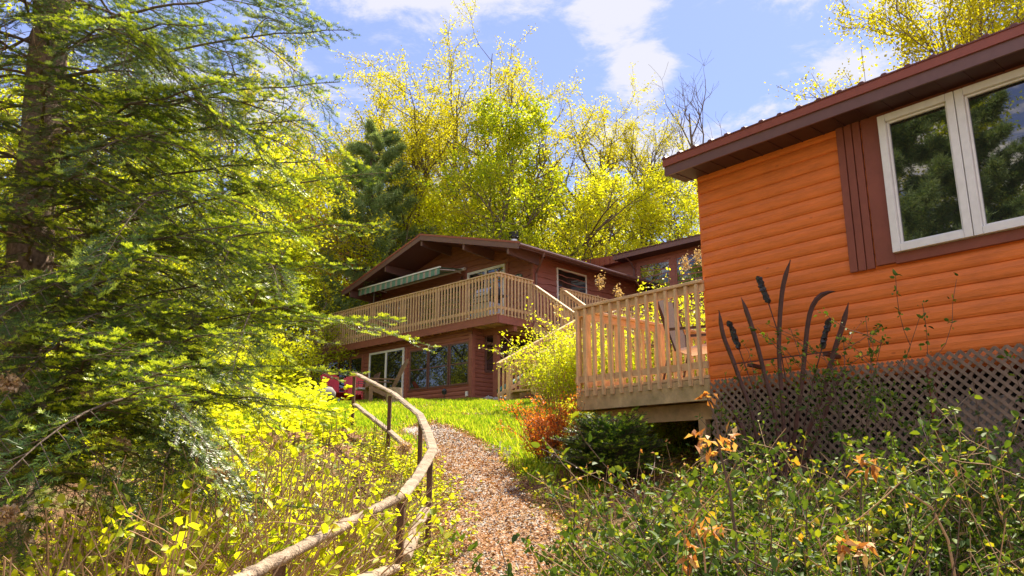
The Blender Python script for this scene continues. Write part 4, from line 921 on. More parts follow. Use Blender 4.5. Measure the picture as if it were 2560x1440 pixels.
# ------------------------------------------------------------ the big spruce on the left
def big_spruce():
    rng = np.random.default_rng(11); D = 7.3
    tp = [P(x, y, D) for x, y in ((15, 1300), (40, 1000), (62, 800), (78, 600), (98, 350), (122, 120), (160, -250), (215, -800))]
    tp.append(tp[-1]+np.array((.3, .2, 3.5)))
    base = tp[0].copy(); base[2] = float(zg(base[0], base[1]))-.05; tp[0] = base
    t = thing('spruce_tree', 'large spruce with scaly trunk filling the left side, its lit branches hanging over the handrail', 'tree', base)
    mb = MB(); Tn = []; TR = []
    pts = np.array(tp); s = np.r_[0, np.cumsum(np.linalg.norm(np.diff(pts, axis=0), axis=1))]; q = np.linspace(0, s[-1], 60); C = np.stack([np.interp(q, s, pts[:, i]) for i in range(3)], -1)
    for _ in range(3): C[1:-1] = (C[:-2]+2*C[1:-1]+C[2:])/4
    R = np.interp(q/s[-1], [0, .08, .5, 1], [.27, .22, .15, .03]); k = 18; V = []
    for i in range(60):
        for j in range(k):
            a = 2*math.pi*j/k; r = R[i]*(1+.05*math.sin(5*a+i*.3)+.05*rng.normal()); V.append(C[i]+r*np.array((math.cos(a), math.sin(a), 0)))
    F = [(i*k+j, i*k+(j+1) % k, (i+1)*k+(j+1) % k, (i+1)*k+j) for i in range(59) for j in range(k)]
    mb.add(V, F); mb.build('trunk', M['bark'], t, smooth=True)
    zt = lambda z: np.array([np.interp(z, C[:, 2], C[:, i]) for i in range(3)])
    wood, need = [], []
    # limbs whose tips the photograph shows: (start height, tip px, py, depth, arch, lateral length)
    ex = [(3.9, 880, 75, 6.6, .3, .75), (3.3, 850, 205, 6.4, .25, .7), (3.0, 770, 300, 6.0, .2, .7), (2.6, 800, 400, 6.6, .2, .75), (2.1, 985, 430, 7.0, .3, .75),
          (1.7, 955, 560, 6.4, .3, .75), (1.2, 890, 660, 6.0, .35, .7), (1.0, 1090, 870, 5.0, .75, .62), (.7, 1000, 800, 5.6, .5, .6), (.5, 900, 930, 5.1, .4, .55), (.45, 840, 1030, 5.0, .35, .5),
          (.3, 480, 905, 3.6, .12, .6), (.45, 330, 850, 3.7, .1, .5), (.2, 420, 960, 3.5, .1, .5), (.5, 620, 830, 4.6, .3, .6), (.1, 480, 985, 3.8, .25, .5), (1.6, 640, 560, 4.9, .3, .7), (0, 330, 1120, 4.4, .15, .5), (4.4, 760, -20, 6.0, .3, .7),
          (2.4, 560, 480, 5.0, .2, .7), (3.2, 600, 200, 5.2, .2, .7), (4.2, 520, 60, 5.2, .2, .7), (.2, 700, 1000, 5.0, .3, .5), (1.3, 420, 640, 4.4, .2, .65), (.8, 240, 830, 4.0, .25, .6),
          (1.5, 150, 700, 4.6, .2, .6), (2.4, 230, 420, 4.9, .2, .6), (3.3, 120, 200, 5.2, .2, .6), (4.1, 300, 60, 5.2, .2, .6), (.2, 90, 1010, 4.2, .2, .5), (2.9, 420, 330, 5.0, .2, .6), (1.9, 60, 520, 5.0, .2, .5), (.9, 350, 760, 4.6, .2, .6), (-.2, 180, 1180, 4.4, .1, .5), (.6, 760, 760, 5.4, .3, .6), (2.2, 700, 640, 5.8, .2, .6), (3.6, 720, 260, 6.0, .2, .7), (1.4, 820, 860, 5.6, .3, .5)]
    def spray(c, lat, r0, sp, tw, tip, ns, hg=.22):
        """a limb and its drooping side limbs"""
        conifer_limb(rng, c, lat, wood, need, r0, sp, tw, tip, .3, hg)
        L = np.linalg.norm(c[-1]-c[0]); n = len(c)
        for k in range(ns):
            j = int(n*rng.uniform(.22, .85)); j = min(max(j, 1), n-2); T = nrm(c[j+1]-c[j-1]); S = nrm(np.cross(T, Zv))*(1 if k % 2 else -1)
            d = nrm(T*rng.uniform(.5, 1)+S*rng.uniform(.5, 1)+Zv*rng.uniform(-.5, .15)); l = L*rng.uniform(.2, .36); e = c[j]+d*l-Zv*l*rng.uniform(.1, .45)
            if e[1] < 2.6: continue
            x_, y_ = pix(e)
            if x_ > 800 and y_ > 560: continue
            conifer_limb(rng, bez(c[j], c[j]+d*l*.55+Zv*.04, e, 8), .26*rng.uniform(.7, 1.2), wood, need, .007, sp*.85, tw, tip, .12, .25)
    for z, px, py, dd, arch, lat in ex:
        p0 = zt(z); p2 = P(px, py, dd); mid = (p0+p2)/2+np.array((0, 0, arch)); c = bez(p0, mid, p2, 14); c[1:-1] += rng.normal(0, .015, (12, 3))
        spray(c, lat*(.72 if z > 1.6 or px < 800 else .66), .022 if z > 1.6 or px < 800 else .014, .075, .05, .95 if dd < 6.5 else .6, 5 if px < 800 or z > 1.6 else 3, .06 if dd < 4.7 else .2 if px < 800 or z > 1.6 else .12)
    # drooping bare-ended limb
    c = np.array([zt(.5), P(330, 960, 6.2), P(420, 1060, 5.4), P(510, 1180, 5.0), P(570, 1248, 4.8), P(680, 1262, 4.6), P(830, 1275, 4.5)])
    s_ = np.linspace(0, len(c)-1, 16); c = np.stack([np.interp(s_, range(len(c)), c[:, i]) for i in range(3)], -1)
    for _ in range(2): c[1:-1] = (c[:-2]+2*c[1:-1]+c[2:])/4
    conifer_limb(rng, c, .38, wood, need, .018, .06, .05, .3, .62, .1)
    # the rest of the crown
    n = 150
    for i in range(n):
        z = -.6+7.4*(i/n)+rng.normal(0, .1); az = i*2.399+rng.normal(0, .3); L = (3.3-.28*max(z, 0))*rng.uniform(.72, 1.05)
        d = np.array((math.cos(az), math.sin(az), 0)); p0 = zt(z)
        if z < .5 and d[0] > -.4: continue
        if d[0] < -.3: L *= .8
        if d[0] > .2: L *= .86
        dr = rng.uniform(.15, .42); p2 = p0+d*L-Zv*dr*L*.9; mid = p0+d*L*.5+Zv*.05*L
        u, v = p2[0]/max(p2[1], .5), 0
        if p2[1] < 3.0: L *= .7; p2 = p0+d*L-Zv*dr*L*.9; mid = p0+d*L*.5
        c = bez(p0, mid, p2, 12)
        near = p2[1] < 7.8
        x_, y_ = pix(p2)
        if x_ > 800 and y_ > 560: p2 = p0+(p2-p0)*.72; c = bez(p0, p0*.5+p2*.5+Zv*.1, p2, 12); x_, y_ = pix(p2)
        if x_ > 830 and y_ > 560: continue
        c[1:-1] += np.cumsum(rng.normal(0, .025, (10, 3)), 0)*np.sin(np.linspace(.3, 2.9, 10))[:, None]
        spray(c, (.5 if near else .42)*rng.uniform(.75, 1.1), .019, .10 if near else .13, .06 if near else .08, .3, 4 if near else 3)
    k_ = flush_conifer(t, wood, need, rng, M['barkd'], M['spruce'], 330, .026, .0036)
    # dead inner twigs
    A, B_, r0, r1 = [], [], [], []
    for i in range(620):
        z = rng.uniform(-.5, 5); az = rng.uniform(0, 6.28); p = zt(z)+np.array((math.cos(az), math.sin(az), 0))*rng.uniform(.1, 1.3)
        d = nrm((math.cos(az)+rng.normal(0, .6), math.sin(az)+rng.normal(0, .6), rng.normal(-.25, .4)))
        for j in range(4):
            e = p+d*rng.uniform(.08, .2); A.append(p); B_.append(e); r0.append(.004-.0007*j); r1.append(.0033-.0007*j); p = e; d = nrm(d+rng.normal(0, .35, 3))
    frusta('dead_twigs', A, B_, r0, r1, M['twig'], t, 4)
    print('spruce needles', k_)
big_spruce()

# ------------------------------------------------------------ broadleaf trees
def grow(rng, H, trunk_r, lo=.3, spread=.42, nprim=11, lev=3, kids=(5, 5, 4), up=.12, lean=(0, 0), fork=0, ratio=.58):
    """skeleton at the origin: list of segments and of twig points"""
    seg = []; tips = []
    def br(p, d, L, r, l):
        n = 5 if l else 4; pts = [p]; dd = d
        for i in range(n):
            dd = nrm(dd+rng.normal(0, .16, 3)+Zv*up*(1 if l else .3)); q = pts[-1]+dd*L/n; seg.append((pts[-1], q, r*(1-.7*i/n), r*(1-.7*(i+1)/n))); pts.append(q)
            if l <= 1 and i >= 1: tips.append((q, dd, l))
        if l > 0:
            for k in range(kids[min(3-l, 2)]):
                t = rng.uniform(.25, 1.0); j = min(n-1, int(t*n)); b = pts[j]+(pts[j+1]-pts[j])*(t*n-j) if j < n else pts[-1]
                ax = nrm(np.cross(dd, rng.normal(0, 1, 3))); th_ = rng.uniform(.5, 1.0); nd = nrm(dd*math.cos(th_)+ax*math.sin(th_)); br(b, nd, L*ratio*rng.uniform(.75, 1.15), r*(1-.6*t)*.64, l-1)
    pts = [np.array((0, 0, -.3))]; d = nrm((lean[0], lean[1], 1)); n = 12; TH = H*.86
    for i in range(n):
        d = nrm(d+rng.normal(0, .07, 3)+Zv*.12); q = pts[-1]+d*TH/n; seg.append((pts[-1], q, trunk_r*(1-.85*i/n), trunk_r*(1-.85*(i+1)/n))); pts.append(q)
    for k in range(nprim):
        t = lo+(1-lo)*(k+rng.uniform(0, .6))/nprim; t = min(t, .995); j = int(t*n); b = pts[j]+(pts[min(j+1, n)]-pts[j])*(t*n-j)
        az = k*2.4+rng.normal(0, .4); el = rng.uniform(.15, .75)+.4*t; nd = np.array((math.cos(az)*math.cos(el), math.sin(az)*math.cos(el), math.sin(el)))
        br(b, nd, H*spread*(1.05-.55*t)*rng.uniform(.75, 1.15), trunk_r*(1-.8*t)*.6, lev-1)
    return seg, tips
def tree_meshes(key, seed, H, r, mat, lsize, per, clump, bark='barkd', k=5, leafname='crown', **kw):
    rng = np.random.default_rng(seed); seg, tips = grow(rng, H, r, **kw)
    big = seg
    w = frusta('trunk', [s[0] for s in big], [s[1] for s in big], [max(s[2], .006) for s in big], [max(s[3], .005) for s in big], M[bark], None, k)
    out = [w]
    if per > 0:
        T = np.array([t[0] for t in tips]); DD = np.array([t[1] for t in tips]); idx = np.repeat(np.arange(len(T)), rng.poisson(per, len(T)))
        B = T[idx]+rng.normal(0, clump, (len(idx), 3)); D = DD[idx]*.6+rng.normal(0, .7, (len(idx), 3))-Zv*.35; N = rng.normal(0, 1, (len(idx), 3))+Zv*.5
        L = lsize*rng.uniform(.6, 1.25, len(idx)); cr = rng.random(len(T))
        out.append(leaf_mesh(leafname, B, D, N, L, L*.62, M[mat], None, .65*rng.random(len(idx))+.35*cr[idx]))
    for o in out: COL.objects.unlink(o)
    return out
TM = {}
def place_tree(key, x, y, sc, rz, name, label, group=None, z=None, cat='tree', sxy=None):
    gz = float(zg(x, y)) if z is None else z
    t = thing(name, label, cat, (x, y, gz), group); t.rotation_euler = (0, 0, rz); t.scale = (sc*(sxy or 1), sc*(sxy or 1), sc)
    for m in TM[key]:
        o = m.copy(); COL.objects.link(o); o.parent = t; o.location = (0, 0, 0)
    return t
TM['oak'] = tree_meshes('oak', 1, 17, .36, 'oakleaf', .11, 16, .12, lo=.34, spread=.44, nprim=14, up=.07, kids=(6, 5, 4))
TM['oak2'] = tree_meshes('oak2', 2, 16, .34, 'oakleaf', .11, 16, .12, lo=.30, spread=.46, nprim=13, up=.07, kids=(6, 5, 4), lean=(.1, 0))
TM['maple'] = tree_meshes('maple', 3, 12, .14, 'mapleleaf', .12, 12, .13, lo=.15, spread=.30, nprim=15, kids=(6, 5, 4), up=.2)
TM['lime'] = tree_meshes('lime', 4, 11, .11, 'limeleaf', .11, 9, .14, lo=.12, spread=.33, nprim=15, kids=(6, 5, 4), up=.15)
TM['bare'] = tree_meshes('bare', 5, 15, .24, 'oakleaf', .1, 0, .1, lo=.4, spread=.34, nprim=12, kids=(6, 5, 4), up=.25)
TM['orange'] = tree_meshes('orange', 6, 11, .12, 'orangeleaf', .12, 8, .18, lo=.2, spread=.34, nprim=13, kids=(6, 5, 3))
def pine_meshes(seed, H):
    rng = np.random.default_rng(seed); seg = []; B = []; D = []; 
    pts = [np.array((0, 0, -.2))]
    for i in range(14): pts.append(pts[-1]+np.array((rng.normal(0, .05), rng.normal(0, .05), H/14)))
    for i in range(14): seg.append((pts[i], pts[i+1], .2*(1-i/15), .2*(1-(i+1)/15)))
    for k in range(70):
        t = .18+.8*k/70; p = np.array((0, 0, H*t)); az = k*2.4; L = H*.27*(1-t)**.7*rng.uniform(.7, 1.15)+.3; d = np.array((math.cos(az), math.sin(az), rng.uniform(-.1, .5))); q = p
        for j in range(6):
            d = nrm(d+rng.normal(0, .12, 3)+Zv*.05); e = q+d*L/6; seg.append((q, e, .035*(1-j/6), .035*(1-(j+1)/6))); 
            if j > 0:
                for m_ in range(5):
                    dd = nrm(d+rng.normal(0, .7, 3)); c = e+dd*rng.uniform(.1, .5)*L*.35; seg.append((e, c, .01, .006)); B.append(c); D.append(nrm(dd+Zv*.4)); B.append((e+c)/2); D.append(nrm(dd+Zv*.4))
            q = e
    w = frusta('trunk', [s[0] for s in seg], [s[1] for s in seg], [s[2] for s in seg], [s[3] for s in seg], M['barkd'], None, 5)
    B = np.array(B); D = np.array(D); idx = np.repeat(np.arange(len(B)), 34)
    N = rng.normal(0, 1, (len(idx), 3)); DD = unit(D[idx]*.7+rng.normal(0, .6, (len(idx), 3)))
    c = leaf_mesh('crown', B[idx]+rng.normal(0, .05, (len(idx), 3)), DD, N, np.full(len(idx), .22), np.full(len(idx), .02), M['pine'], None, rng.random(len(idx)))
    for o in (w, c): COL.objects.unlink(o)
    return [w, c]
TM['pine'] = pine_meshes(7, 13)
def at(px, D, top=None):
    x = (px-1280)/1800*D; return x, D
GT = 'trees on the slope behind the houses'
trees = [  # key, px, depth, top py, label
 ('oak', 1318, 34, 62, 'tallest yellow leafed oak rising straight above the ridge of the maroon house', 'oak_tree', .2, 1),
 ('oak2', 1190, 38, 130, 'yellow oak whose loose crown rises just left of the tallest oak', 'oak_tree', 1.5, 1),
 ('oak2', 1010, 36, 215, 'spreading yellow oak with crooked limbs left of the green maple', 'oak_tree', 3.6, 1.1),
 ('oak', 1560, 35, 205, 'yellow oak with open crown above the rear maroon building', 'oak_tree', 4.2, .72),
 ('oak2', 1090, 40, 190, 'yellow oak filling the skyline between the crooked oak and the tallest oak', 'oak_tree', .7, 1.2),
 ('oak', 1440, 38, 190, 'yellow oak just right of the tallest oak with limbs spreading over the eave', 'oak_tree', 2.9, 1.1),
 ('oak2', 930, 44, 235, 'pale yellow oak far back left of the blue green pine', 'oak_tree', 4.4, 1.3),
 ('lime', 1240, 35, 470, 'lime green tree behind the middle of the maroon roof ridge', 'birch_tree', 4.9, 1.4),
 ('maple', 1010, 37, 430, 'yellow green maple between the pine and the green maple', 'maple_tree', 1.9, 1.3),
 ('oak', 870, 42, 240, 'distant yellow oak showing beyond the tips of the big spruce', 'oak_tree', 2.2, 1.1),
 ('maple', 1175, 31, 265, 'fresh green maple with many upright limbs behind the left roof slope', 'maple_tree', .4, 1.15),
 ('maple', 1330, 33, 350, 'green maple in front of the tallest oak behind the chimney', 'maple_tree', 2.4, 1.2),
 ('lime', 1450, 32, 430, 'lime green tree behind the right eave of the maroon house', 'birch_tree', 1.1, 1.3),
 ('lime', 1080, 33, 440, 'lime green tree low behind the peak of the maroon house', 'birch_tree', 2.6, 1.3),
 ('lime', 1590, 34, 440, 'lime green tree above the left window of the rear building', 'birch_tree', 3.9, 1.3),
 ('lime', 1720, 33, 470, 'lime green tree nearest the left edge of the orange cabin wall', 'birch_tree', 5.2, 1.25),
 ('maple', 1650, 37, 430, 'green tree below the bare tree left of the cabin eave', 'maple_tree', 5.6, 1.2),
 ('bare', 1740, 36, 170, 'leafless grey tree against the sky left of the cabin roof', 'bare_tree', .9, 1),
 ('pine', 952, 33, 325, 'blue green pine between the spruce tips and the yellow oaks', 'pine_tree', .3, 1.15),
 ('orange', 840, 35, 385, 'orange leafed tree at the edge of the spruce tips', 'orange_tree', 1.3, 1.1),
 ('lime', 960, 38, 520, 'lime green tree left behind the low end of the maroon roof', 'birch_tree', .2, 1.3),
 ('maple', 760, 30, 420, 'green maple glimpsed through the right side of the spruce', 'maple_tree', 4.4, 1.2),
 ('lime', 620, 26, 330, 'lime green tree glimpsed through the middle of the spruce', 'birch_tree', 2.0, 1.3),
 ('maple', 450, 22, 250, 'green tree glimpsed behind the spruce halfway to its trunk', 'maple_tree', 3.0, 1.2),
 ('oak2', 560, 32, 120, 'yellow oak glimpsed high behind the spruce boughs', 'oak_tree', 5.0, 1.1),
 ('lime', 260, 19, 260, 'lime green tree just right of the spruce trunk', 'birch_tree', 4.0, 1.2),
 ('maple', 60, 17, 150, 'green tree behind the spruce trunk at the left edge', 'maple_tree', 1.0, 1.2),
 ('lime', 880, 34, 640, 'low lime green tree beside the far end of the balcony', 'birch_tree', 3.2, 1.6),
 ('maple', 700, 28, 640, 'low green tree left of the balcony seen through spruce boughs', 'maple_tree', 5.9, 1.5),
 ('lime', 1510, 41, 520, 'pale lime tree far behind the rear building', 'birch_tree', 2.9, 1.4),
 ('lime', 1800, 30, 520, 'lime green tree hidden mostly by the orange cabin corner', 'birch_tree', 2.2, 1.2),
 ('oak', 2010, 33, 185, 'sparse yellow oak top peeping over the ribbed cabin roof', 'oak_tree', 3.3, .8),
]
HH = {'oak': 16.5, 'oak2': 15.6, 'maple': 12.2, 'lime': 11.2, 'bare': 14.6, 'pine': 13, 'orange': 11.2}
for key, px, D, top, lab, nm, rz, sx in trees:
    x, y, z = P(px, top, D); gz = float(zg(x, y)); HH[key] = np.percentile([v.co[2] for v in TM[key][-1].data.vertices], 99.6); sc_ = (z-gz)/HH[key]; place_tree(key, x, y, sc_, rz, nm, lab, GT, sxy=sx*min(1.35, max(1, .9/sc_)))
# big branches over the cabin roof, top right
TM['over'] = tree_meshes('over', 12, 10, .17, 'oakleaf', .085, 15, .13, lo=.35, spread=.42, nprim=13, kids=(6, 6, 5))
x, y, z = P(2400, -160, 15.5); place_tree('over', x, y, (z-float(zg(x, y)))/10.2, 1.0, 'oak_tree', 'yellow leafed oak branches hanging over the top right corner above the cabin roof', GT)
x, y, z = P(2640, -260, 17.5); place_tree('maple', x, y, (z-float(zg(x, y)))/12, 4.0, 'maple_tree', 'darker green tree at the extreme top right corner behind the oak branches', GT)
# trees beside and behind the camera: they fill the window reflections and shade
for k, (key, x, y, sc, rz) in enumerate((('pine', -9, 3, 1.0, 0), ('pine', -13, 9, 1.1, 1), ('maple', -14, -2, 1.2, 2), ('oak', -18, 5, 1.0, 3), ('pine', -9, -6, 1.0, 4), ('pine', -11, 0, 1.0, 5), ('pine', -15, 13, 1.0, 0), ('maple', -17, 19, 1.2, 1), ('lime', -22, 15, 1.2, 2), ('oak', -24, 24, 1.1, 3), ('maple', -28, 10, 1.2, 4), ('lime', -20, 30, 1.2, 5), ('pine', -12, 5.5, .9, 2))):
    place_tree(key, x, y, sc, rz, {'oak': 'oak_tree', 'pine': 'pine_tree', 'maple': 'maple_tree', 'lime': 'birch_tree'}[key], 'tree of the left wood beyond the picture edge, seen mirrored in the windows', 'trees of the left wood')
# far wood on the hill
def far_wood():
    rng = np.random.default_rng(31); n = 150000; x = rng.uniform(-75, 75, n); y = 48+rng.random(n)*22; z = zg(x, y)+rng.random(n)**.8*(11+2.5*np.sin(x*.35)+1.5*np.sin(x*.9+1))
    B = np.stack([x, y, z], -1); D = rng.normal(0, 1, (n, 3)); N = rng.normal(0, 1, (n, 3)); L = rng.uniform(.22, .45, n)
    w = leaf_mesh('far_wood', B, D, N, L, L*.7, M['mapleleaf'], None, rng.random(n)); tag(w, kind='stuff'); w['label'] = 'light green wood filling the slope far behind the houses'
far_wood()

# ------------------------------------------------------------ shrubs
def shrub(name, label, cat, base, H, R, nst, mat, lsize, per, rng, stem='twig', lean=(0, 0), asp=.6, twigs=5, r0=.006, droop=0., group=None, leafz=.15, parts=('stems', 'foliage'), spread=None, clump=.02, stemk=5):
    base = np.array((base[0], base[1], float(zg(base[0], base[1]))-.02)); t = thing(name, label, cat, base, group)
    seg = []; LP = []; LD = []
    for i in range(nst):
        az = rng.uniform(0, 6.28); f = math.sqrt(rng.random()); p = base+np.array((math.cos(az), math.sin(az), 0))*R*.25*f
        d = nrm((math.cos(az)*f*R/H*1.1+lean[0]+rng.normal(0, .08), math.sin(az)*f*R/H*1.1+lean[1]+rng.normal(0, .08), 1)); L = H*rng.uniform(.65, 1.1); n = 7
        pts = [p]
        for j in range(n):
            d = nrm(d+rng.normal(0, .09, 3)-Zv*droop*j/n); q = pts[-1]+d*L/n; seg.append((pts[-1], q, r0*(1-.6*j/n), r0*(1-.6*(j+1)/n))); pts.append(q)
            if q[2] > base[2]+leafz: LP.append(q); LD.append(d)
        for k in range(twigs):
            t_ = rng.uniform(.25, 1); j = min(n-1, int(t_*n)); b = pts[j]+(pts[j+1]-pts[j])*rng.random(); a2 = rng.uniform(0, 6.28); dd = nrm(d*.6+np.array((math.cos(a2), math.sin(a2), rng.uniform(-.1, .6))))
            tl = L*rng.uniform(.12, .34); m_ = 4; q0 = b
            for jj in range(m_):
                dd = nrm(dd+rng.normal(0, .14, 3)); q = q0+dd*tl/m_; seg.append((q0, q, r0*.45, r0*.3)); q0 = q; LP.append(q); LD.append(dd)
    frusta(parts[0], [s[0] for s in seg], [s[1] for s in seg], [s[2] for s in seg], [s[3] for s in seg], M[stem], t, 4)
    LP = np.array(LP); LD = np.array(LD); idx = np.repeat(np.arange(len(LP)), rng.poisson(per, len(LP)))
    B = LP[idx]+rng.normal(0, clump, (len(idx), 3)); D = LD[idx]*.5+rng.normal(0, .75, (len(idx), 3)); N = rng.normal(0, .6, (len(idx), 3))+Zv
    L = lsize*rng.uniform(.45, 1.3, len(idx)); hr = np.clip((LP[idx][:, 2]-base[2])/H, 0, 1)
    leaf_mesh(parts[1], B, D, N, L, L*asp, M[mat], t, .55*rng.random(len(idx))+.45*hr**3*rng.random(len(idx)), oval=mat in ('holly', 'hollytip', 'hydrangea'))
    return t
rs = np.random.default_rng(77)
# lime bush between staircase and cabin deck
GB = 'lime green bushes between the staircase and the cabin deck'
for px, D, top, R, lab in ((1385, 15.5, 800, 1.0, 'lime green bush in front of the staircase, lowest and leftmost of the bank'), (1475, 15.0, 800, .8, 'lime green bush behind the corner of the cabin deck'), (1600, 14.8, 760, 1.2, 'lime green bush seen between the cabin deck balusters'), (1735, 14.5, 690, 1.0, 'tall lime green bush rising beside the orange wall edge'), (1425, 17.0, 830, .9, 'lime green bush hugging the lower handrail of the staircase')):
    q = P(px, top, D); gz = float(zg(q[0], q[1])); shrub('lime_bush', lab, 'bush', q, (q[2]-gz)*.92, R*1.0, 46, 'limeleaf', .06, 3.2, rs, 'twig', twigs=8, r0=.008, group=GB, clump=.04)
# dry flower panicles on top of those bushes
for px, py, D in ((1745, 640, 14.4), (1715, 660, 14.4), (1500, 705, 15), (1395, 775, 15.4), (1545, 735, 14.8), (1330, 905, 15.6), (1290, 925, 15.4)):
    q = P(px, py, D); n = 150; B = q+rs.normal(0, 1, (n, 3))*np.array((.04, .04, .08)); tag(leaf_mesh('dried_panicle', B, rs.normal(0, 1, (n, 3)), rs.normal(0, 1, (n, 3)), rs.uniform(.035, .06, n), rs.uniform(.02, .035, n), M['dryflower'], None, rs.random(n)), 'papery tan dried flower cluster at the tips of the lime bushes', 'flower', 'dried flower clusters on the lime bushes')
# orange barberry, yellow shrub
q = G(1375, 1165); shrub('barberry_bush', 'orange red barberry bush at the lawn edge left of the dark yew', 'bush', q, .86, .42, 45, 'barberry', .034, 3.2, rs, 'twigd', twigs=9, r0=.006, clump=.02)
q = G(1465, 1120); q = P(1470, 1100, 11.2); shrub('golden_bush', 'small golden yellow bush tucked behind the barberry under the deck corner', 'bush', q, .65, .45, 45, 'limeleaf', .035, 7, rs, 'twig', twigs=8, clump=.03)
for px, D, lab in ((1620, 11.5, 'golden green creeping shrub in the shade under the cabin deck'), (1720, 11.8, 'golden green shrub at the back of the space under the deck')):
    q = P(px, 1090, D); shrub('golden_bush', lab, 'bush', q, .55, 1.0, 60, 'limeleaf', .04, 7, rs, 'twig', twigs=8, clump=.04)
# dark yew (needled) by the deck
def yew(px, D, H, R, lab, seed, n=120):
    rng = np.random.default_rng(seed); q = P(px, 1150, D); base = np.array((q[0], q[1], float(zg(q[0], q[1])))); t = thing('yew_bush', lab, 'bush', base)
    wood, need = [], []
    for i in range(n):
        az = i*2.4+rng.normal(0, .3); f = (i/n); z = H*(.08+.8*f); L = R*(1-.55*f)*rng.uniform(.7, 1.15); d = np.array((math.cos(az), math.sin(az), 0)); p0 = base+Zv*z*.75+d*.04
        p2 = p0+d*L+Zv*rng.uniform(.02, .3)*L+Zv*.12*H; c = bez(p0, p0+d*L*.5+Zv*.22*L, p2, 8)
        conifer_limb(rng, c, .26, wood, need, .012, .06, .04, .5, .15, .05)
    flush_conifer(t, wood, need, rng, M['twigd'], M['hemlock'], 260, .02, .004)
yew(1525, 9.3, 1.0, .72, 'dark green feathery yew bush below the front of the cabin deck', 41)

# hydrangea stalks on the left
GH = 'tall tan stemmed hydrangeas below the spruce'
hy = [(300, 4.6, 1.25, 'hydrangea with tan stalks nearest the left picture edge'), (420, 4.2, 1.2, 'hydrangea with fanning tan stalks low under the front spruce bough'), (560, 4.9, 1.3, 'hydrangea clump left of the low drooping spruce limb'), (680, 5.0, 1.25, 'hydrangea clump right of the drooping spruce limb'), (480, 6.0, 1.3, 'hydrangea clump deeper in shade behind the others'), (800, 5.6, .95, 'hydrangea with long leaning stalks reaching to the handrail'), (180, 5.2, 1.1, 'hydrangea with dark leaves by the foot of the spruce'), (640, 6.8, 1.2, 'hydrangea far back by the sunny litter patch')]
for px, D, H_, lab in hy:
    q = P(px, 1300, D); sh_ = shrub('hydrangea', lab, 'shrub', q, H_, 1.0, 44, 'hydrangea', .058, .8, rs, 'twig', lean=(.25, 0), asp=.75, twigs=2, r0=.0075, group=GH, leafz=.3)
for px, py, D in ((25, 960*1+0, 4.2), (550, 1190, 4.7), (300, 1110, 4.9), (15, 1285, 3.9), (230, 985, 4.6), (1012, 1120, 5.9)):
    q = P(px, py, D); n = 260; B = q+rs.normal(0, 1, (n, 3))*np.array((.026, .026, .02)); tag(leaf_mesh('dried_flower_head', B, rs.normal(0, 1, (n, 3)), rs.normal(0, 1, (n, 3)), rs.uniform(.018, .03, n), rs.uniform(.016, .024, n), M['dryflower'], None, rs.random(n)), 'papery tan dried hydrangea flower head among the stalks', 'flower', 'dried hydrangea heads')
# leafy patch on the slope left of the handrail
def scatter(n, xr, yr, seed, fn=None):
    rng = np.random.default_rng(seed); x = rng.uniform(*xr, n); y = rng.uniform(*yr, n); m = np.ones(n, bool) if fn is None else fn(x, y, rng); return x[m], y[m], rng
RPX = [P(*q) for q in ((620, 1440, 3.6), (850, 1318, 4.6), (1005, 1240, 5.5), (1082, 1125, 7.1), (1050, 1038, 9.0), (985, 985, 10.8), (885, 932, 13.2))]
rail_x = lambda y: np.interp(y, [p[1] for p in RPX], [p[0] for p in RPX])
def rosettes(name, label, n, xr, yr, seed, fn, mat, h, ls, nl=(6, 12), stem='twig'):
    x, y, rng = scatter(n, xr, yr, seed, fn); z = zg(x, y); nn = rng.integers(nl[0], nl[1], len(x)); idx = np.repeat(np.arange(len(x)), nn)
    hh = rng.uniform(.3, 1, len(x))*h*(.6+.8*(np.sin(x*3.1)*np.sin(y*2.3)*.5+.5)); f = rng.random(len(idx)); top = hh[idx]*(.25+.75*f)
    ln = rng.normal(0, .25, (len(x), 2)); B = np.stack([x[idx]+ln[idx, 0]*top, y[idx]+ln[idx, 1]*top, z[idx]+top], -1); az = rng.uniform(0, 6.28, len(idx))
    D = np.stack([np.cos(az), np.sin(az), rng.uniform(-.3, .7, len(idx))], -1); L = ls*rng.uniform(.5, 1.25, len(idx)); N = rng.normal(0, .45, (len(idx), 3))+Zv
    o = leaf_mesh(name, B, D, N, L, L*.62, M[mat], None, .6*rng.random(len(idx))+.4*f*rng.random(len(idx)), oval=True); tag(o, kind='stuff'); o['label'] = label
    return x, y, z, hh, ln, rng
left = lambda x, y, r: (x < rail_x(y)+.45*r.random(len(x))) & (r.random(len(x)) < np.clip(1.35-.09*y+.35*np.sin(x*2.3+y), .1, 1))
x, y, z, hh, ln, rg_ = rosettes('leafy_ground_cover', 'bright yellow green leafy plants covering the slope left of the handrail', 9000, (-4.6, .6), (3.2, 11.0), 51, left, 'hydrangea', .42, .048)
frusta('ground_cover_stalks', np.stack([x, y, z], -1), np.stack([x+ln[:, 0]*hh, y+ln[:, 1]*hh, z+hh], -1), np.full(len(x), .0025), np.full(len(x), .0015), M['twig'], None, 3)['kind'] = 'stuff'
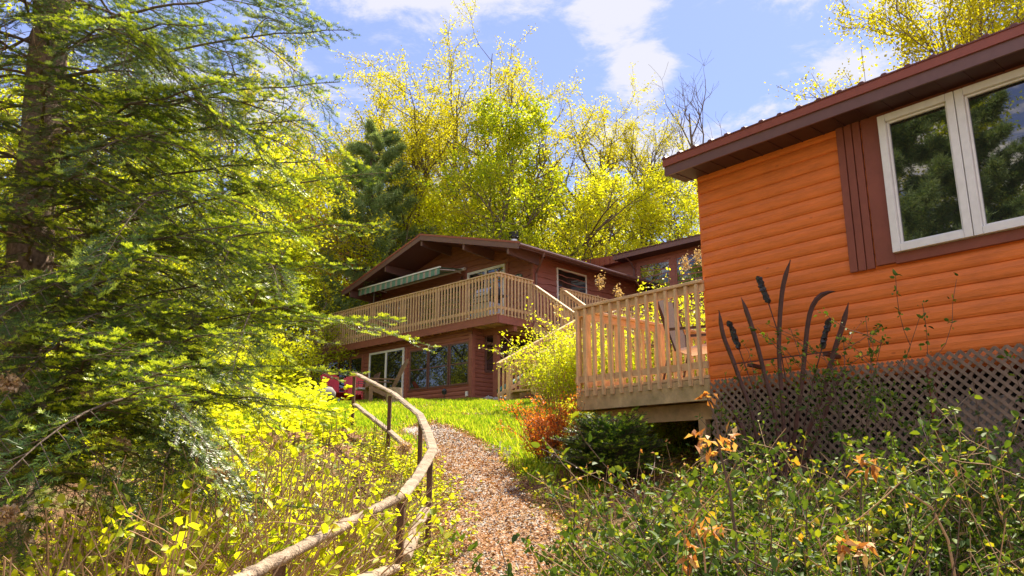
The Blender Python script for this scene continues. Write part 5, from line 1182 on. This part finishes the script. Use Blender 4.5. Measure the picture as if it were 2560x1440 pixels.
# straw-like fallen stalks
def stalks(n, xr, yr, seed, fn, Lr, name, mat='twig', rr=.003):
    x, y, rng = scatter(n, xr, yr, seed, fn); z = zg(x, y)+rng.uniform(.01, .16, len(x)); az = rng.uniform(0, 6.28, len(x)); el = rng.normal(.15, .3, len(x)); L = rng.uniform(*Lr, len(x))
    A = np.stack([x, y, z], -1); D = np.stack([np.cos(az)*np.cos(el), np.sin(az)*np.cos(el), np.abs(np.sin(el))], -1)
    frusta(name, A, A+D*L[:, None], np.full(len(x), rr), np.full(len(x), rr*.5), M[mat], None, 3)['kind'] = 'stuff'
def dry_stalks(name, n, xr, yr, seed, fn, h0, h1, r_):
    x, y, g_ = scatter(n, xr, yr, seed, fn); h_ = g_.uniform(h0, h1, len(x)); ln_ = g_.normal(.12, .28, (len(x), 2)); z = zg(x, y); A = np.stack([x, y, z], -1); T_ = A+np.stack([ln_[:, 0]*h_, ln_[:, 1]*h_, h_], -1); m_ = (A+T_)/2+g_.normal(0, .03, (len(x), 3))
    o = frusta(name, np.concatenate([A, m_]), np.concatenate([m_, T_]), np.full(2*len(x), r_), np.full(2*len(x), r_*.8), M['twig'], None, 4); tag(o, kind='stuff'); o['label'] = 'dense dry tan stalks standing on the slope left of the handrail'
dry_stalks('dry_stalks', 1500, (-3.6, .1), (3.1, 6.6), 57, lambda x, y, r: (x < rail_x(y)-.15) & (r.random(len(x)) < .35+.6*np.sin(x*3+y*2)**2), .35, 1.05, .0042)
stalks(2600, (-4.6, .2), (3.2, 10.5), 52, lambda x, y, r: x < rail_x(y)+.1, (.15, .6), 'fallen_stalks')
# upright thin stakes/stems in the sunny part
stalks2 = scatter(260, (-4.8, -.8), (8.5, 13), 53, lambda x, y, r: x < rail_x(y)); x, y, rg_ = stalks2; z = zg(x, y); h_ = rg_.uniform(.2, .5, len(x))
frusta('dry_upright_stems', np.stack([x, y, z], -1), np.stack([x+.02, y, z+h_], -1), np.full(len(x), .004), np.full(len(x), .003), M['twigd'], None, 4)['kind'] = 'stuff'
# undergrowth on the wooded slope behind the spruce
rosettes('undergrowth', 'light green undergrowth on the wooded slope behind the spruce', 9000, (-22, -1.5), (11, 34), 55, lambda x, y, r: (x < -2.2-.33*(y-11)*(y < 30)) | (y > 31), 'limeleaf', .8, .13, (6, 12))
GU = 'lime green bushes behind the spruce'
UL = ['at the left edge beyond the trunk', 'just right of the trunk', 'low between trunk and middle boughs', 'behind the middle boughs', 'behind the low front sprays', 'left of the red chairs', 'nearest the balcony end', 'high behind the trunk', 'high behind the middle boughs', 'high behind the right bough tips']
for (px, D, top, R), ul in zip(((60, 13, 820, 1.3), (190, 16, 800, 1.5), (330, 14, 900, 1.3), (430, 18, 790, 1.6), (540, 20, 850, 1.5), (640, 23, 800, 1.7), (730, 27, 830, 1.7), (120, 22, 640, 2.0), (300, 24, 620, 2.0), (500, 27, 640, 2.2)), UL):
    q = P(px, top, D); gz = float(zg(q[0], q[1])); shrub('understory_bush', 'light green bush glimpsed between the spruce boughs, '+ul, 'bush', q, max(.6, (q[2]-gz)*.9), R, 40, 'limeleaf', .10, 4.5, rs, 'twigd', twigs=9, r0=.012, group=GU, clump=.07)
# leaf litter
def litter(name, n, xr, yr, seed, fn, ls=.055, mat='litter', lift=.012):
    x, y, rng = scatter(n, xr, yr, seed, fn); z = zg(x, y)+lift+rng.random(len(x))*.025; az = rng.uniform(0, 6.28, len(x)); D = np.stack([np.cos(az), np.sin(az), rng.normal(0, .3, len(x))], -1); N = rng.normal(0, .5, (len(x), 3))+Zv; L = ls*rng.uniform(.4, 1.2, len(x))
    o = leaf_mesh(name, np.stack([x, y, z], -1), D, N, L, L*rng.uniform(.25, .6, len(x)), M[mat], None, rng.random(len(x)), .25); tag(o, kind='stuff'); return o
def lit(x, y, r):
    d = path_dist(x, y); g = (np.sin(x*1.3+.5)*np.cos(y*.9)+np.sin(x*3.7)*np.cos(y*2.9)*.5); return (d > .35+.8*r.random(len(x))) & (r.random(len(x)) < .55+.4*g)
litter('leaf_litter', 60000, (-5, 4.5), (2.8, 13), 61, lit)['label'] = 'dry tan and orange fallen leaves over the soil beside the path'
litter('path_litter', 42000, (-1.5, 1.8), (4.5, 13), 62, lambda x, y, r: path_dist(x, y) < 1.15, .042, lift=.035)['label'] = 'small dry leaves and pine needles on the gravel path'
def lawn_mask(x, y, r):
    d = path_dist(x, y); return (d > .9+.5*r.random(len(x))) & (x > np.where(y < 13, rail_x(np.minimum(y, 13)), -9)-.1) & (y > 9.2+1.3*np.clip(x-.2, 0, 9)*.6+r.random(len(x))*.9) & (x < 1.2+.18*(y-9))
litter('lawn_litter', 5000, (-6, 4), (9.5, 21), 64, lawn_mask, .05, lift=.05)['label'] = 'fallen pale leaves scattered in the lawn grass'
def pebbles():
    rng = np.random.default_rng(63); n = 9000; k = rng.integers(0, len(pcx), n); x = pcx[k]+rng.uniform(-1, 1, n)*pww[k]*.9; y = pcy[k]+rng.uniform(-.1, .1, n); m = (y > 4.5) & (y < 13.5); x, y = x[m], y[m]; n = len(x)
    z = zg(x, y)+.034; r = rng.uniform(.006, .017, n); O = np.array([(1, 0, 0), (-.4, .9, 0), (-.5, -.8, 0), (.1, .1, .8), (.9, .9, .3)]); V = np.stack([x, y, z], -1)[:, None]+O[None, :4]*r[:, None, None]*rng.uniform(.7, 1.3, (n, 4, 1))
    f = np.array([(0, 1, 3), (1, 2, 3), (2, 0, 3)]); F = (f[None]+(np.arange(n)*4)[:, None, None]).reshape(-1, 3)
    tag(fast('gravel', V.reshape(-1, 3), F, M['stone'], None), kind='stuff')['label'] = 'loose grey gravel on the path'
pebbles()
# lawn
def grass(name, n, xr, yr, seed, fn, h, w=.006):
    x, y, rng = scatter(n, xr, yr, seed, fn); n = len(x); z = zg(x, y)-.01; az = rng.uniform(0, 6.28, n); H_ = h*rng.uniform(.4, 1.2, n)*(.75+.35*np.sin(x*2.1)*np.cos(y*1.3)); b = rng.uniform(.1, .6, n)*H_
    B = np.stack([x, y, z], -1); d = np.stack([np.cos(az), np.sin(az), 0*az], -1); s = np.stack([-np.sin(az), np.cos(az), 0*az], -1); w = w*rng.uniform(.7, 1.3, n)[:, None]
    V = np.stack([B-s*w, B+s*w, B+d*b[:, None]*.3+Zv*H_[:, None]*.6+s*w*.7, B+d*b[:, None]+Zv*H_[:, None]], 1)
    tag(fast(name, V.reshape(-1, 3), np.arange(n*4).reshape(-1, 4), M['grass'], None, attr=rng.random(n)), kind='stuff')['label'] = 'sunlit yellow green grass'
grass('lawn_grass', 260000, (-9, 4.5), (9.4, 22.5), 71, lawn_mask, .13, .007)
grass('grass_tufts', 60000, (-4.5, 3.0), (3.5, 13), 72, lambda x, y, r: (path_dist(x, y) > .62+.3*r.random(len(x))) & ((np.sin(x*4.3+1)*np.cos(y*3.1)+.4*np.sin(x*9)*np.sin(y*7)) > .45), .12, .004)
rosettes('low_weeds', 'small green weeds on the litter between path and cabin', 2600, (-.2, 3.2), (4.6, 11), 73, lambda x, y, r: (path_dist(x, y) > .8) & (r.random(len(x)) < .7), 'hydrangea', .10, .035, (4, 8))
# blue flower spikes at the lawn edge
for k, (px, py) in enumerate(((1232, 1140), (1241, 1152), (1262, 1150), (1268, 1160), (1250, 1135), (1275, 1146))):
    q = G(px, py); n = 60; hz = rs.random(n)*.13; B = q+np.stack([rs.normal(0, .008, n), rs.normal(0, .008, n), hz+.03], -1)
    tag(leaf_mesh('flower_spike', B, rs.normal(0, 1, (n, 3)), rs.normal(0, 1, (n, 3)), rs.uniform(.01, .018, n), rs.uniform(.01, .015, n), M.setdefault('blueflower', leafmat('pale_blue_petals', [(0, (.25, .2, .5)), (1, (.5, .45, .7))], .3)), None, rs.random(n)), 'tiny pale blue flower spike at the lawn edge beside the path', 'flower', 'blue flower spikes by the path')

# holly thicket, bottom right
GHo = 'holly bushes in front of the lattice'
ho = []
rh = np.random.default_rng(90)
for k in range(40):
    px = 1500+1130*((k*0.618) % 1)+rh.uniform(-25, 25); D = [3.1, 3.7, 4.4, 5.2, 5.9][k % 5]+rh.uniform(-.2, .2)
    if px < 1700: D = max(D, 3.6)
    ho.append((px, D))
ho.sort()
words = ['bushy', 'leggy', 'low', 'dense', 'open']
for k, (px, D) in enumerate(ho):
    q = P(px, 1350, D); wall_y = 9.0-.763*max(0, (q[0]-2.33))/.647
    if D > wall_y-.5: D = wall_y-.6; q = P(px, 1350, D)
    topy = np.interp(px, [1430, 1500, 1600, 1700, 1850, 2000, 2100, 2300, 2450, 2600], [1290, 1240, 1190, 1150, 1090, 1100, 1150, 1120, 1100, 1040])+rh.uniform(20, 170)
    tz = P(px, topy, D)[2]; gz = float(zg(q[0], q[1])); H_ = max(.3, tz-gz); kind = k % 3 == 1
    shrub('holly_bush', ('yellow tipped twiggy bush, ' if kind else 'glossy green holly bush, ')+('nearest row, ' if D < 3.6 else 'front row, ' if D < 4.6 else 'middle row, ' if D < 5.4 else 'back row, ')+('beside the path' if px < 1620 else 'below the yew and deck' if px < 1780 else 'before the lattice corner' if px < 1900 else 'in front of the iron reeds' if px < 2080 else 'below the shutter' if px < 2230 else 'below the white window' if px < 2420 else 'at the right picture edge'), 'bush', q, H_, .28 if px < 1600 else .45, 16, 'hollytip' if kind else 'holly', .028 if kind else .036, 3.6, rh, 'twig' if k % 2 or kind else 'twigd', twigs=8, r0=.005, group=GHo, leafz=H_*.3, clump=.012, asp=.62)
# taller shoots in front of the lattice
for px, py, D, R, lab in ((2085, 800, 6.0, .25, 'slender holly shoot rising past the right iron reeds'), (2390, 900, 5.4, .3, 'tall dark holly against the lattice below the window'), (1830, 950, 6.6, .18, 'yellow tipped shoot at the left corner of the lattice'), (2350, 960, 5.0, .4, 'broad dark holly in front of the right lattice')):
    q = P(px, py, D); gz = float(zg(q[0], q[1])); shrub('holly_shoot', lab, 'bush', q, q[2]-gz, R, 10, 'holly', .036, 4, rh, 'twigd', twigs=9, r0=.006, leafz=(q[2]-gz)*.45, clump=.015)
stalks(1500, (.6, 4.2), (2.6, 8.5), 54, lambda x, y, r: (path_dist(x, y) > 1.0) & (y < 9.2-1.18*np.maximum(0, x-2.0)), (.2, .8), 'fallen_twigs', 'twig', .0035)
x, y, rg_ = scatter(420, (.5, 4.2), (2.6, 7.6), 56, lambda x, y, r: (path_dist(x, y) > 1.15) & (y < 8.4-1.18*np.maximum(0, x-2.0))); h_ = rg_.uniform(.3, .95, len(x)); ln_ = rg_.normal(0, .2, (len(x), 2)); z = zg(x, y)
T_ = np.stack([x+ln_[:, 0]*h_, y+ln_[:, 1]*h_, z+h_], -1); frusta('dry_shoots', np.stack([x, y, z], -1), T_, np.full(len(x), .0035), np.full(len(x), .002), M['twig'], None, 4)['kind'] = 'stuff'
ix = np.repeat(np.arange(len(x)), 2); o = leaf_mesh('dead_leaves', T_[ix]+rg_.normal(0, .015, (len(ix), 3)), rg_.normal(0, 1, (len(ix), 3)), rg_.normal(0, 1, (len(ix), 3)), rg_.uniform(.02, .045, len(ix)), rg_.uniform(.012, .022, len(ix)), M['deadleaf'], None, rg_.random(len(ix)), .35); tag(o, kind='stuff')
# bare foreground stems
def stem(pts, label, leaves=(), r=.006, mat='twigd'):
    Q = [P(*p) for p in pts]; b = Q[0].copy(); b[2] = min(b[2], float(zg(b[0], b[1]))); t = thing('young_stem', label, 'plant', b); Q[0] = b
    MB().tube(Q, [r*(1-.5*i/len(Q)) for i in range(len(Q))], 6).build('stem', M[mat], t)
    for (px, py, D) in leaves:
        c = P(px, py, D); n = 9; leaf_mesh('leaf_cluster', c+rs.normal(0, .012, (n, 3)), rs.normal(0, 1, (n, 3)), rs.normal(0, .6, (n, 3))+Zv, rs.uniform(.03, .055, n), rs.uniform(.014, .024, n), M['deadleaf'], t, rs.random(n), .3)
stem([(1432, 1500, 4.2), (1433, 1400, 4.2), (1436, 1290, 4.2), (1437, 1195, 4.2)], 'single thin dark upright stem at the right edge of the path')
stem([(1860, 1500, 3.0), (1840, 1350, 3.0), (1825, 1230, 3.0), (1800, 1130, 3.0), (1790, 1050, 3.0), (1765, 985, 3.0)], 'dark leaning stem with curled orange leaves before the lattice corner', [(1752, 1105, 3.0), (1740, 1090, 3.0), (1810, 1130, 3.0), (1775, 1140, 3.0), (1768, 990, 3.0), (1835, 1090, 3.0)])
stem([(2150, 1500, 2.8), (2145, 1390, 2.8), (2150, 1290, 2.8), (2155, 1190, 2.8)], 'thin stem topped by a pale orange dead leaf before the lattice', [(2150, 1165, 2.8), (2180, 1160, 2.8)], .004)
stem([(2165, 1520, 2.5), (2150, 1440, 2.5), (2140, 1380, 2.5)], 'short stem with rusty orange leaves at the bottom edge', [(2120, 1360, 2.5), (2155, 1370, 2.5), (2100, 1362, 2.5)], .004)
stem([(1790, 1500, 2.7), (1760, 1380, 2.7), (1740, 1320, 2.7)], 'forked stem with brown leaves at the lower middle', [(1730, 1320, 2.7), (1785, 1320, 2.7), (1770, 1328, 2.7)], .004, 'twig')
stem([(1725, 1500, 2.6), (1720, 1420, 2.6), (1722, 1390, 2.6)], 'short stem carrying an orange leaf near the bottom edge', [(1722, 1380, 2.6), (1715, 1400, 2.6)], .003)
stem([(2440, 1500, 3.0), (2370, 1350, 3.0), (2330, 1270, 3.0), (2270, 1230, 3.0)], 'pale bent branch at the lower right below the lattice', (), .006, 'twig')
